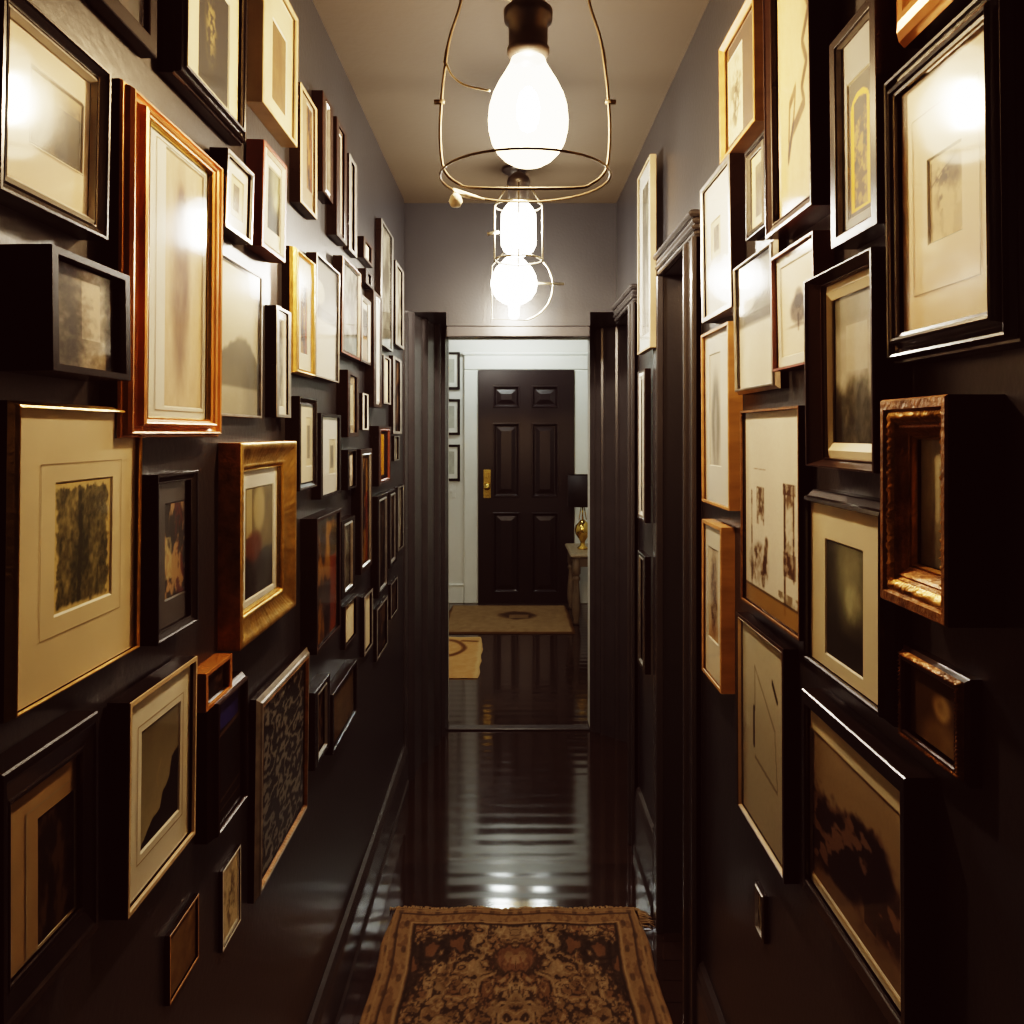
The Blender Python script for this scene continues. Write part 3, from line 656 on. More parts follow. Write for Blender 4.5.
P('R', 754, 720, (722, 45), (721, 163), 'tan wooden frame with a narrow cream drawing on a dark brown mount', d=.03, frame='tan_wood', sides='tan_wood', prof='slope', mw=(.018, .014), mat_='brown_mat', art=(744, 730, 40, 128), kind='sketch', lean=.01)
P('R', 765, 746, (746, 155), (747, 240), 'small dark framed grey print, between the tan wooden frame and the shoreline drawing', d=.022, frame='black', prof='slope', mw=(.012, .007), lip=('silver', (.003, .006)), kind='slip', lean=.01)
P('R', 731, 702, (702, 190), (704, 322), 'silver white frame with small olive panel, next to the door cornice', d=.03, frame='silver', prof='flat', mw=(.012, .010), mat_='white_mat', art=(722.5, 713, 215, 252), kind='slip', lean=.015)
P('R', 774, 736, (736, 265), (739, 394), 'grey silver framed picture, pale below and grey above, full of lamp glare', d=.024, frame='silver', prof='rise', mw=(.014, .010), kind='shapes', seed=9, lean=.015)
P('R', 815, 773, (773, 258), (774, 371), 'white print of one dark tree in a thin brown sided frame', d=.03, frame='red_wood', sides='red_wood', prof='flat', mw=(.003, .004), mat_='white_mat', margin=.1, kind='leaf', lean=.02)
P('R', 874, 806, (808, 280), (810, 466), 'dark brown frame with a cream liner around a grey picture of trees', d=.044, frame='espresso', prof='scoop', mw=(.026, .012), lip=('cream', (.008, .020)), slip=('pale_wood', .003), kind='bwtrees', lean=.012)
P('R', 729, 702, (702, 335), (704, 502), 'orange tan wooden frame with grey archway print, upper of two by the door', d=.028, frame='tan_wood', sides='tan_wood', prof='flat', mw=(.007, .006), mat_='white_mat', art=(722, 711, 352, 466), kind='nave', lean=.006)
P('R', 721, 702, (702, 519), (704, 673), 'orange tan wooden frame with brown figure print, lower of two by the door', d=.028, frame='tan_wood', sides='tan_wood', prof='flat', mw=(.010, .008), mat_='cream_pale', art=(719, 709, 552, 645), kind='column', seed=12)
P('R', 799, 741, (741, 411), (742, 600), 'thin framed white sheet with brown sketches of chairs and columns', d=.022, frame='gold_brown', prof='flat', mw=(.004, .004), kind='furniture', lean=.004)
P('R', 784, 737, (737, 612), (738, 808), 'brown edged frame with two dark pencil strokes on a pale sheet, right of the door', d=.024, frame='espresso', prof='flat', mw=(.008, .006), lip=('pale_wood', .003), kind='pencil', lean=.004)
P('R', 880, 808, (808, 490), (811, 672), 'black frame with a misty green valley on a broad cream mount', d=.036, frame='black_gloss', prof='rise', mw=(.006, .016), mat_='cream', art=(864, 827, 552, 678), kind='valley')
P('R', 945, 881, (881, 400), (883, 600), 'ornate brown and gold frame with a dim green window view', d=.055, frame='gold_brown', prof='deep', mw=(.025, .038), strip=(.36, .64, 'old_gold'), lip=('old_gold', (.002, .004)), kind='windowview')
P('R', 961, 900, (903, 648), (902, 742), 'small dark ornate frame with a brown portrait, under the green window view', d=.020, frame='espresso', prof='rise', mw=(.014, .014), strip=(.3, .7, 'gold_brown'), kind='portrait', glass=False)
P('R', 905, 803, (800, 686), (803, 890), 'very large black frame with a dark still life on a beige mount, lower right', d=.036, frame='black_gloss', prof='flat', mw=(.010, .020), mat_='cream', art=(902, 812, 815, 1000), slip=('pale_wood', .003), kind='stilllife', lean=.004)
P('R', 764, 755, (755, 880), (764, 944), 'tiny dark frame with one pale strip, alone near the floor of the right wall', d=.007, frame='espresso', mw=(.006, .004), lip=('silver', .002), kind='greypane', glass=False)
# between the two doors
P('R', 650, 637.5, (638, 178), (637.5, 355), 'tall white print in tan edged frame, between the two right hand doorways', d=.018, so=.022, frame='pale_wood', sides='pale_wood', mw=(.012, .006), mat_='white_mat', margin=.22, kind='greypane')
P('R', 645, 637.5, (637.5, 372), (637.5, 518), 'slim espresso frame with a white strip, below the tall white print between the doorways', d=.018, so=.022, frame='espresso', mw=(.03, .008), lip=('white_frame', .02), kind='dim', glass=False)
P('R', 645, 637.5, (637.5, 550), (638, 662), 'slim dark frame with a bright top edge, lowest on the strip between the doorways', d=.018, so=.022, frame='black', mw=(.03, .010), lip=('silver', .012), kind='dim', glass=False)
# ------------------------------------------------------------------ the setting
YB = -1.3
DOOR_TOP = 1.940
D2A, D2B = 2.005, 2.42        # opening of the near dark door in the right wall
D1A = 2.95                    # near edge of the open doorway at the end of the right wall
XL, XR = -0.318, 0.3926       # sides of the far passage

m = MB(); m.box(-1.7, 1.25, YB - .12, ZB + .12, -.08, 0); struct(m.build('floor', 'floor'), 'glossy dark brown floorboards')
m = MB(); m.box(-1.7, 1.25, YB - .12, ZB + .12, CEIL, CEIL + .08); struct(m.build('ceiling', 'ceiling'), 'plain tan ceiling')
m = MB(); m.box(-HW - .12, -HW, YB, 3.45, 0, CEIL); struct(m.build('wall_left', 'wall'), 'charcoal wall')
m = MB()
m.box(HW, HW + .10, YB, D2A, 0, CEIL); m.box(HW, HW + .10, D2A, D2B, DOOR_TOP, CEIL); m.box(HW, HW + .10, D2B, D1A, 0, CEIL)
m.box(HW, HW + .10, D1A, ZE, DOOR_TOP, CEIL)
struct(m.build('wall_right', 'wall'), 'charcoal wall with two doorways')
m = MB(); m.box(-HW - .12, .95, ZE, ZP + .02, 1.992, CEIL); m.box(-HW - .12, -HW, 3.45, ZP, 0, 1.992); m.box(-.276, .338, ZE, ZE + .03, 1.934, 1.992)
struct(m.build('wall_end', 'wall'), 'charcoal wall over the far passage')
m = MB(); m.box(-HW - .12, HW + .10, YB - .1, YB, 0, CEIL); struct(m.build('wall_back', 'wall'))
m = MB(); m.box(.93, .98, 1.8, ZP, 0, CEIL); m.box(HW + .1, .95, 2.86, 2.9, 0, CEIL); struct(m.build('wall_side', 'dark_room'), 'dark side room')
# entry room
m = MB(); m.box(-1.6, 1.15, ZB, ZB + .1, 0, CEIL); struct(m.build('wall_far', 'white_wall'), 'white wall of the entry')
m = MB(); m.box(-1.7, -1.6, ZP, ZB, 0, CEIL); struct(m.build('wall_entry_left', 'white_wall'))
m = MB(); m.box(1.0, 1.1, ZP, ZB, 0, CEIL); struct(m.build('wall_entry_right', 'white_wall'))
m = MB(); m.box(-1.6, XL - .002, ZP + .004, 4.22, 0, CEIL); m.box(XR + .002, 1.0, ZP + .004, 4.22, 0, CEIL); m.box(XL - .002, XR + .002, ZP + .03, 4.22, 1.955, CEIL)
struct(m.build('wall_entry_near', 'white_wall'))

# fluted boards lining the passage
def fluted(name, A, B, z1, n):
    ax, ay = A; bx, by = B
    L = math.hypot(bx - ax, by - ay); tx, ty = (bx - ax) / L, (by - ay) / L
    nx, ny = (ty, -tx)
    if ny > 0: nx, ny = -nx, -ny        # towards the camera
    pts = [(0, -.03), (0, .0)]
    for k in range(n):
        c = .12 + .6 * k / (n - 1)
        for dt, h in ((-.05, 0), (-.03, .010), (0, .016), (.03, .010), (.05, 0)): pts.append((c + dt, h))
    pts += [(.86, 0), (.88, .012), (.97, .012), (1, 0), (1, -.03)]
    mb = MB(); N = len(pts)
    vs = [(ax + tx * L * t + nx * h, ay + ty * L * t + ny * h, z) for z in (0, z1) for t, h in pts]
    mb.add(vs, [(i, (i + 1) % N, N + (i + 1) % N, N + i) for i in range(N)], 0)
    return struct(mb.build(name, 'trim_dark'), 'dark fluted passage lining')
fluted('trim_1', (-.442, 3.43), (XL, ZP - .002), 1.9915, 3)
fluted('trim_2', (.60, 3.86), (XR, ZP - .002), 1.9915, 3)
m = MB(); m.box(-.276, .338, ZE - .006, ZE + .03, 1.886, 1.932, bev=.004)
struct(m.build('trim_3', 'trim_dark'))
m = MB(); m.box(XL, XR, ZP - .01, ZP + .05, 0, .010, bev=.004); struct(m.build('trim_4', 'trim_dark'), 'dark threshold strip')

# baseboards
def baseboard(name, side, y0, y1, h=.215):
    s = -1 if side == 'L' else 1
    prof = [(0, 0), (.024, 0), (.024, h * .12), (.018, h * .16), (.018, h * .80), (.014, h * .86), (.016, h * .90), (.010, h * .97), (0, h)]
    mb = MB(); N = len(prof)
    vs = [(s * (HW - p), y, z) for y in (y0, y1) for p, z in prof]
    mb.add(vs, [(i, (i + 1) % N, N + (i + 1) % N, N + i) for i in range(N)] + [tuple(range(N)), tuple(range(2 * N - 1, N - 1, -1))])
    return struct(mb.build(name, 'trim_dark'))
baseboard('baseboard_left', 'L', YB, 3.43, .175)
baseboard('baseboard_right', 'R', YB, 1.925, .24)
baseboard('baseboard_right_far', 'R', 2.50, 2.87, .24)

# door casings on the right wall: flat uprights with a bead, stepped cornice on top
def casing(name, y0, y1, w, ends):
    mb = MB()
    xs = HW - .020
    if ends[0]:
        mb.box(xs, HW, y0 - w, y0, 0, DOOR_TOP, bev=.004); mb.box(xs - .010, HW, y0 - .014, y0 + .004, 0, DOOR_TOP, bev=.004); mb.box(xs - .006, HW, y0 - w, y0 - w + .014, 0, DOOR_TOP, bev=.003)
    if ends[1]:
        mb.box(xs, HW, y1, y1 + w * .75, 0, DOOR_TOP, bev=.004); mb.box(xs - .001, HW, y1 - .004, y1 + .014, 0, DOOR_TOP, bev=.003)
    a, b = y0 - (w if ends[0] else 0), y1 + (.012 if ends[1] else 0)
    for k, (z0, z1, p) in enumerate(((0, .013, .021), (.015, .027, .026), (.029, .043, .024), (.045, .062, .032))):
        mb.box(HW - p, HW, a, b, DOOR_TOP + z0, DOOR_TOP + z1, bev=.006)
    return struct(mb.build(name, 'trim_dark'), 'dark door casing with a stepped cornice')
casing('trim_5', D2A, D2B, .085, (True, True))
casing('trim_6', D1A, 3.42, .07, (True, False))

# panel door
def panel_door(name, W, H, T, panels, material, loc, rotz, label):
    root = empty(name, loc, (0, 0, rotz)); struct(root, label)
    mb = MB()
    xs = sorted({0, W} | {p[i] for p in panels for i in (0, 1)}); zs = sorted({0, H} | {p[i] for p in panels for i in (2, 3)})
    def inside(cx, cz): return any(p[0] < cx < p[1] and p[2] < cz < p[3] for p in panels)
    for i in range(len(xs) - 1):
        for j in range(len(zs) - 1):
            if not inside((xs[i] + xs[i + 1]) / 2, (zs[j] + zs[j + 1]) / 2):
                mb.quad((xs[i], 0, zs[j]), (xs[i + 1], 0, zs[j]), (xs[i + 1], 0, zs[j + 1]), (xs[i], 0, zs[j + 1]))
    for (a, b, c, d) in panels:
        def rq(i0, y0, i1, y1):
            ring_quads(mb, a + i0, b - i0, c + i0, d - i0, a + i1, b - i1, c + i1, d - i1, y0, y1)
        rq(0, 0, .004, -.006); rq(.004, -.006, .012, -.006); rq(.012, -.006, .026, .014); rq(.026, .014, .034, .014); rq(.034, .014, .07, .004)
        mb.quad((a + .07, .004, c + .07), (b - .07, .004, c + .07), (b - .07, .004, d - .07), (a + .07, .004, d - .07))
    mb.quad((0, 0, 0), (0, T, 0), (0, T, H), (0, 0, H)); mb.quad((W, T, 0), (W, 0, 0), (W, 0, H), (W, T, H)); mb.quad((0, 0, H), (W, 0, H), (W, T, H), (0, T, H)); mb.quad((W, T, 0), (0, T, 0), (0, T, H), (W, T, H))
    mb.build('door_leaf', material, root)
    return root
k = ZB / FPX
dx0, dx1 = (478.5 - VX) * k, (573.5 - VX) * k
DW, DH = dx1 - dx0, EYE + (433 - 370.5) * k
def px_panel(x0, x1, y0, y1): return ((x0 - VX) * k - dx0, (x1 - VX) * k - dx0, EYE + (433 - y1) * k, EYE + (433 - y0) * k)
pn = []
for xa, xb in ((493, 519.5), (531.5, 558)):
    pn += [px_panel(xa, xb, 386, 408), px_panel(xa, xb, 423, 497), px_panel(xa, xb, 512, 592)]
d1 = panel_door('door_1', DW, DH, .04, pn, 'door_dark', (dx0, ZB - .045, 0), 0, 'black six panel front door')
h = MB(); hx, hz = (487.3 - VX) * k - dx0, EYE + (433 - 483.5) * k
h.box(hx - .032, hx + .032, -.012, .0, hz - .125, hz + .125, bev=.006)
h.lathe([(.0, .0), (.022, .0), (.022, .012), (.012, .016), (.012, .03), (.026, .036), (.030, .05), (.022, .064), (.0, .066)], (0, 0, 0), 14)
nv = 14 * 9
for i in range(len(h.v) - nv, len(h.v)):
    x, y, z = h.v[i]; h.v[i] = (hx + x, -.012 - z, hz - .02 + y)
h.box(hx - .012, hx + .012, -.03, -.01, hz + .05, hz + .09, bev=.004); h.box(hx - .010, hx + .010, -.018, -.01, hz - .10, hz - .07, bev=.003)
o = h.build('door_handle', 'brass', d1); o['label'] = 'brass door handle on a long plate'
m = MB(); cw = .125
m.box(dx0 - cw, dx0 - .004, ZB - .028, ZB, 0, DH + .004, bev=.006); m.box(dx1 + .004, dx1 + cw, ZB - .028, ZB, 0, DH + .004, bev=.006); m.box(dx0 - cw, dx1 + cw, ZB - .032, ZB, DH + .004, DH + .15, bev=.008)
m.box(dx0 - cw - .012, dx1 + cw + .012, ZB - .045, ZB, DH + .13, DH + .155, bev=.006)
struct(m.build('trim_7', 'white_trim'), 'white front door casing')
m = MB()
for a, b in ((-1.6, dx0 - cw - .002), (dx1 + cw + .002, 1.0)):
    m.box(a, b, ZB - .02, ZB, 0, .15, bev=.005); m.box(a, b, ZB - .026, ZB, .15, .17, bev=.005)
struct(m.build('baseboard_far', 'white_trim'))
# closed dark door in the right wall (seen at a grazing angle)
w2 = D2B - D2A - .008
panel_door('door_2', w2, DOOR_TOP - .01, .035, [(.07, w2 - .07, .2, .85), (.07, w2 - .07, 1.0, 1.84)], 'door_dark', (HW + .062, D2B - .004, 0), -math.pi / 2, 'black closed door in the right wall')

# ------------------------------------------------------------------ pendant lamps in a row
def circ(cx, cy, z, r, n=40, a0=0, a1=2 * math.pi): return [(cx + r * math.cos(a0 + (a1 - a0) * i / n), cy + r * math.sin(a0 + (a1 - a0) * i / n), z) for i in range(n)]
def bulb_profile(r, h, kind):
    """from the tip up to the neck; z = 0 at the tip"""
    if kind == 'pear':
        pr = [(0, 0), (.2, .006), (.4, .028), (.6, .07), (.78, .135), (.91, .22), (.985, .33), (1, .43), (.97, .54), (.88, .65), (.73, .76), (.56, .86), (.45, .93), (.40, 1)]
    elif kind == 'tube':
        pr = [(.0, 0), (.30, .01), (.6, .05), (.85, .12), (.98, .22), (1, .35), (1, .6), (.97, .8), (.8, .9), (.55, 1)]
    else:
        pr = [(.0, -.30), (.16, -.29), (.24, -.22), (.22, -.10), (.26, 0.0), (.50, .05), (.75, .14), (.93, .28), (1, .45), (.94, .62), (.78, .78), (.55, .9), (.36, 1.0)]
    return [(a * r, b * h) for a, b in pr]

def smooth(pts, n=5):
    P_ = [Vector(q) for q in pts]; out = []
    for i in range(len(P_) - 1):
        a, b, c, d = P_[max(i - 1, 0)], P_[i], P_[i + 1], P_[min(i + 2, len(P_) - 1)]
        for k in range(n):
            t = k / n
            out.append(0.5 * ((2 * b) + (c - a) * t + (2 * a - 5 * b + 4 * c - d) * t * t + (3 * b - a - 3 * c + d) * t ** 3))
    return out + [P_[-1]]

# lamp nearest the camera
LX, LY = .030, 1.43
kk = LY / FPX
def lz(y): return EYE + (433 - y) * kk
L1 = empty('pendant_lamp', (LX, LY, CEIL)); tag(L1, 'nearest pendant lamp, large glowing pear bulb inside an open wire shade frame', 'lamp')
zt, zn = lz(167) - CEIL, lz(56) - CEIL
b = MB(); b.lathe([(r, z + zt) for r, z in bulb_profile(.070, zn - zt, 'pear')], n=32); bu = b.build('bulb', 'bulb_glow', L1)
fl = MB(); fl.lathe([(0, -.036), (.012, -.030), (.019, -.012), (.020, .010), (.015, .030), (.006, .042), (0, .044)], (0, 0, lz(112) - CEIL), 16); fl.build('filament', 'filament_glow', bu)
s = MB(); s.lathe([(.030, zn - .006), (.034, zn), (.037, zn + .004), (.037, zn + .012), (.034, zn + .016), (.034, zn + .055), (.042, zn + .06), (.043, zn + .078), (.036, zn + .084), (.022, zn + .10), (.012, zn + .12), (.012, zn + .17), (0, zn + .172)], n=24)
s.build('socket', 'bakelite', L1)
cz = zn + .165
c = MB(); c.tube([(0, 0, cz), (0, 0, -.02)], .0045, 8); c.lathe([(.05, -.001), (.05, -.012), (.03, -.028), (.008, -.034), (0, -.034)], n=24); c.build('cord', 'bakelite', L1)
wx0, wx1 = (440 - VX) * kk - LX, (610 - VX) * kk - LX
mid = (wx0 + wx1) / 2; R = (wx1 - wx0) / 2
zr, zl, ztop = 1.921 - CEIL, lz(188) - CEIL, lz(62) - CEIL
cg = MB()
cg.tube(circ(mid, 0, zr, R), .0022, 8, 0, True)
U = [(mid - R * .70, 0, lz(-2) - CEIL + .05), (mid - R * .76, 0, lz(4) - CEIL), (mid - R * .88, 0, lz(36) - CEIL), (wx0 + .010, 0, ztop), (wx0 + .004, 0, lz(90) - CEIL), (wx0, 0, lz(130) - CEIL), (wx0 + .003, 0, lz(160) - CEIL), (wx0 + .010, 0, lz(173) - CEIL), (wx0 + .030, 0, lz(183) - CEIL), (wx0 + .065, 0, zl)]
V_ = [(2 * mid - x, y, z) for x, y, z in U[::-1]]
cg.tube(smooth(U + V_), .0027, 8)
cg.tube(circ(mid, 0, lz(-2) - CEIL + .05, R * .70), .003, 8, 0, True)
for q in (-1, 1):
    cg.tube([(mid + q * R * .70, 0, lz(-2) - CEIL + .05), (0, 0, zn + .10)], .003, 6)
    cg.tube([(mid + q * (R + .010), 0, lz(102) - CEIL), (mid + q * (R - .008), 0, lz(102) - CEIL)], .0045, 6)
    cg.tube([(mid + q * R * .86, .0, lz(30) - CEIL), (mid + q * R * .93, .012, lz(48) - CEIL), (mid + q * (R - .008), .004, ztop)], .0028, 6)
cg.build('wire_shade_frame', 'wire', L1)
sp = MB(); sp.tube(smooth([(wx0 + .010, 0, ztop), (wx0 + .022, -.01, lz(78) - CEIL), (wx0 + .045, -.02, lz(90) - CEIL), (-.066, -.03, lz(98) - CEIL)]), .0018, 6); sp.build('stray_wire', 'wire_pale', L1)
tp = MB(); tx, tz = (456 - VX) * kk - LX, lz(203) - CEIL
tp.lathe([(0, -.010), (.008, -.009), (.012, 0), (.009, .009), (.004, .014), (0, .015)], (tx, -.01, tz), 12); tp.tube([(tx, -.01, tz + .01), (tx - .004, -.008, tz + .018), (tx + .02, -.004, tz + .012), (tx + .05, 0, tz + .006)], [.005, .006, .005, .002], 8)
tp.build('knotted_ribbon', 'tape', L1)

# second lamp: tall narrow bulb
L2Y = 2.30; kk = L2Y / FPX; L2X = (518.5 - VX) * kk
def lz2(y): return EYE + (433 - y) * kk - CEIL
L2 = empty('pendant_lamp', (L2X, L2Y, CEIL)); tag(L2, 'middle pendant lamp with a tall narrow glowing bulb in a slim wire cage', 'lamp')
b = MB(); b.lathe([(r, z + lz2(257)) for r, z in bulb_profile(.050, lz2(203) - lz2(257), 'tube')], n=28); bu = b.build('bulb', 'bulb_glow_far', L2)
fl = MB(); fl.lathe([(0, -.05), (.010, -.044), (.014, -.02), (.014, .02), (.010, .044), (0, .05)], (0, 0, lz2(231)), 14); fl.build('filament', 'filament_glow_far', bu)
zn = lz2(203)
s = MB(); s.lathe([(.026, zn - .004), (.030, zn), (.030, zn + .05), (.034, zn + .055), (.030, zn + .07), (.012, zn + .085), (.0, zn + .086)], n=20); s.build('socket', 'bakelite', L2)
c = MB(); c.tube([(0, 0, zn + .08), (0, 0, -.02)], .004, 8); c.lathe([(.045, -.001), (.045, -.012), (.02, -.028), (0, -.03)], n=20); c.build('cord', 'bakelite', L2)
cg = MB(); r2 = 24 * kk
cg.tube(circ(0, 0, lz2(260), r2), .0026, 6, 0, True); cg.tube(circ(0, 0, lz2(206), r2 * .98), .0026, 6, 0, True)
for q in (0, math.pi / 2, math.pi, 1.5 * math.pi):
    cg.tube([(r2 * math.cos(q), r2 * math.sin(q), lz2(262)), (r2 * math.cos(q), r2 * math.sin(q), lz2(206)), (.03 * math.cos(q), .03 * math.sin(q), zn + .05)], .0026, 6)
cg.tube([(-r2 - .02, 0, lz2(234)), (-r2 + .012, 0, lz2(232))], .005, 6)
cg.build('wire_cage', 'wire_pale', L2)

# third lamp: round bulb with a hoop
L3Y = 3.04; kk = L3Y / FPX; L3X = (514 - VX) * kk
L3 = empty('pendant_lamp', (L3X, L3Y, CEIL)); tag(L3, 'farthest pendant lamp with a round glowing bulb inside a wire hoop', 'lamp')
def lz3(y): return EYE + (433 - y) * kk - CEIL
b = MB(); b.lathe([(r, z + lz3(305)) for r, z in bulb_profile(23.5 * kk, lz3(258) - lz3(305), 'tip')], n=28); bu = b.build('bulb', 'bulb_glow_far', L3)
fl = MB(); fl.lathe([(0, -.034), (.014, -.028), (.023, -.010), (.023, .010), (.014, .028), (0, .034)], (0, 0, lz3(282)), 14); fl.build('filament', 'filament_glow_far', bu)
zn = lz3(259)
s = MB(); s.lathe([(.024, zn - .004), (.028, zn), (.028, zn + .05), (.030, zn + .06), (.010, zn + .08), (0, zn + .081)], n=20); s.build('socket', 'bakelite', L3)
c = MB(); c.tube([(0, 0, zn + .075), (0, 0, -.02)], .004, 8); c.lathe([(.045, -.001), (.045, -.012), (.02, -.028), (0, -.03)], n=20); c.build('cord', 'bakelite', L3)
cg = MB(); cx, czz, rh = (518 - 514) * kk, lz3(286), 35 * kk
cg.tube([(cx + rh * math.cos(a), 0, czz + rh * math.sin(a)) for a in [math.radians(-78 + 128 * i / 30) for i in range(31)]], .0034, 8)
cg.tube([(cx + 10 * kk, 0, lz3(283)), (cx + 46 * kk, 0, lz3(284))], .005, 6)
cg.tube([(.026, 0, zn + .04), (cx + rh * math.cos(math.radians(50)), 0, czz + rh * math.sin(math.radians(50)))], .003, 6)
cg.tube([(cx + rh * math.cos(math.radians(-78)), 0, czz + rh * math.sin(math.radians(-78))), (cx - 26 * kk, 0, czz - 33 * kk), (cx - 26 * kk, 0, czz + 20 * kk), (-.026, 0, zn + .04)], .002, 6)
cg.build('wire_hoop', 'wire_pale', L3)

# ------------------------------------------------------------------ rugs
def rug_ink(u, v, Lw, seed, far_border=True):
    """u across 0..1, v along 0..Lw (in rug widths) from the far end"""
    x = np.abs(u - .5) * 2                     # mirrored
    y = v
    ex = np.minimum((1 - x) * .5, y)           # distance to the edge in widths
    f1 = fbm(x * 6 + .3 * np.sin(y * 9), y * 8, seed); f2 = fbm(x * 11, y * 12, seed + 3)
    f3 = fbm(x * 22, y * 24, seed + 8, 3)
    w = np.sin(f1 * 34 + 2.0 * np.cos(y * 14) + 2 * x); w2 = np.sin(f2 * 30 + 3 * x)
    c = mixc((.50, .36, .22), (.60, .46, .30), ss(.35, .65, f2))
    c = mixc(c, (.47, .28, .17), ss(.55, .66, f1) * .6)
    c = mixc(c, (.70, .57, .39), ss(.80, .95, w) * .7)
    c = mixc(c, (.15, .12, .11), ss(.5, .85, -w) * ss(.36, .5, f3) * .95)
    c = mixc(c, (.20, .15, .13), ss(.75, .95, w2) * ss(.42, .5, f1) * .8)
    for cy_ in (.27, .92, 1.57):                # corner blooms and medallions
        for cx_, rx, ry, oy in ((.42, .13, .07, -.03), (.60, .11, .10, .03), (.74, .07, .15, .08)):
            r = np.hypot((x - cx_) / rx, (y - cy_ - oy) / ry) + 1.5 * (f3 - .5)
            c = mixc(c, (.12, .105, .11), (1 - ss(.75, 1.05, r)) * .85)
            c = mixc(c, (.52, .32, .19), (1 - ss(.25, .45, r)) * .9)
        r = np.hypot(x / .20, (y - cy_ - .06) / .09) + 1.0 * (f3 - .5)
        c = mixc(c, (.46, .25, .16), (1 - ss(.8, 1.0, r)) * .7); c = mixc(c, (.18, .14, .12), (ss(.72, .85, r) - ss(.95, 1.1, r)) * .8)
        c = mixc(c, (.68, .53, .34), (1 - ss(.25, .4, r)) * .7)
    # borders
    bz = 1 - ss(.118, .122, ex)
    bc = mixc((.62, .45, .27), (.46, .32, .19), ss(.45, .6, f3))
    bc = mixc(bc, (.20, .15, .13), ss(.55, .8, np.sin((y * 40)) * np.sin(x * 44)) * .6)
    c = mixc(c, bc, bz)
    for e, wd, col in ((.122, .006, (.13, .11, .11)), (.108, .004, (.70, .55, .34)), (.055, .005, (.24, .17, .13)), (.03, .004, (.66, .5, .3))):
        c = mixc(c, col, (1 - ss(wd * .6, wd * 1.3, np.abs(ex - e))) * .9)
    c = mixc(c, (.64, .46, .27), (1 - ss(.014, .022, ex)))
    c = (c * .72 + .13 * np.array([1, .80, .55])) * (1.0 + .3 * (f3[..., None] - .3)); g = c.mean(-1, keepdims=True)
    return np.clip((g + (c - g) * .66) * 1.14, 0, 1)

def rug(name, label, x0, x1, y0, y1, ink, nx, ny, t=.012, cat='rug', wob=.004, drop=True):
    root = empty(name, ((x0 + x1) / 2, (y0 + y1) / 2, 0)); tag(root, label, cat)
    W, L = x1 - x0, y1 - y0
    def fn(u, v):
        e = np.minimum(np.minimum(u, 1 - u) * W, np.minimum(v, 1 - v) * L)
        z = .002 + t * np.sqrt(np.clip(1 - (1 - np.clip(e / (t * 1.3), 0, 1)) ** 2, 0, 1)) + .0016 * (fbm(u * 40, v * 60, 5, 2) - .5)
        cr = .03
        dx = wob * np.sin(v * 23) + wob * (fbm(u * 0 + 3, v * 30, 8) - .5)
        dy = wob * 1.2 * np.sin(u * 21 + 1)
        px = (u - .5) * W + dx * np.sign(u - .5); py = (.5 - v) * L + dy * (1 - v)
        corner = np.clip(1 - np.minimum(u, 1 - u) * W / cr, 0, 1) ** 2 * np.clip(1 - v * L / (cr * 6), 0, 1)
        py = py - corner * .02; px = px - corner * .03 * np.sign(u - .5)
        return np.stack([px, py, z], -1)
    u, v = np.meshgrid(np.linspace(0, 1, nx + 1), np.linspace(0, 1, ny + 1))
    grid_mesh('pile', nx, ny, fn, ink(u, v), 'wool', root)
    return root
rk = rug('runner_rug', 'worn brown patterned runner rug on the hall floor, nearest the camera', -.375, .400, 1.02, 2.535, lambda u, v: rug_ink(u, v * 1.515 / .775, 2, 21), 240, 380)
fr = MB(); rr = random.Random(3)
for i in range(150):
    x = -.37 + .765 * i / 149 + rr.uniform(-.003, .003)
    l = rr.uniform(.006, .02); y = .7575 + 0.004 * math.sin(i * .16)
    fr.tube([(x - .0125, y - .012, .009), (x - .0125 + rr.uniform(-.004, .004), y + l * .5 - .004, .008), (x - .0125 + rr.uniform(-.008, .008), y + l - .004, .003)], [.0026, .002, .001], 5)
for i in range(9):
    y = .745 - i * .009 + rr.uniform(-.004, .004)
    fr.tube([(.375, y, .008), (.395 + rr.uniform(0, .01), y + rr.uniform(-.006, .006), .006), (.395 + rr.uniform(.01, .035), y + rr.uniform(-.012, .012), .002)], [.0026, .002, .001], 5)
fr.build('fringe', 'fringe', rk)
def mat_ink(u, v):
    n = fbm(u * 30, v * 20, 4); n2 = fbm(u * 8, v * 6, 9)
    c = mixc((.56, .46, .33), (.66, .56, .42), n)
    m_ = (1 - ss(.7, 1.1, np.hypot((u - .58) / .16, (v - .42) / .16) + .6 * (n2 - .5))) * .8
    m_ = m_ * (1 - .7 * (1 - ss(.3, .5, np.abs(v - .45) / .16)) * rect(u, v, .5, .66, 0, 1))
    c = mixc(c, (.24, .17, .11), np.clip(m_, 0, 1)); e = np.minimum(np.minimum(u, 1 - u), np.minimum(v, 1 - v))
    return mixc(c, (.38, .28, .17), 1 - ss(.02, .03, e))
rug('doormat', 'tan rectangular doormat with a dark motif, at the black front door', -.515, .475, 6.02, 6.98, mat_ink, 90, 70, t=.010, cat='doormat', wob=.002)
def small_ink(u, v):
    n = fbm(u * 20, v * 26, 2)
    c = mixc((.80, .61, .38), (.88, .72, .50), n)
    r = np.hypot((u - .62) / .2, (v - .32) / .22)
    c = mixc(c, (.36, .22, .12), (ss(.75, .9, r) - ss(1.0, 1.15, r)) * .8 + stroke(u, v, [(.78, .12), (1, .16)], .02) * .7)
    return mixc(c, (.88, .74, .52), 1 - ss(.03, .06, np.minimum(1 - u, v)))
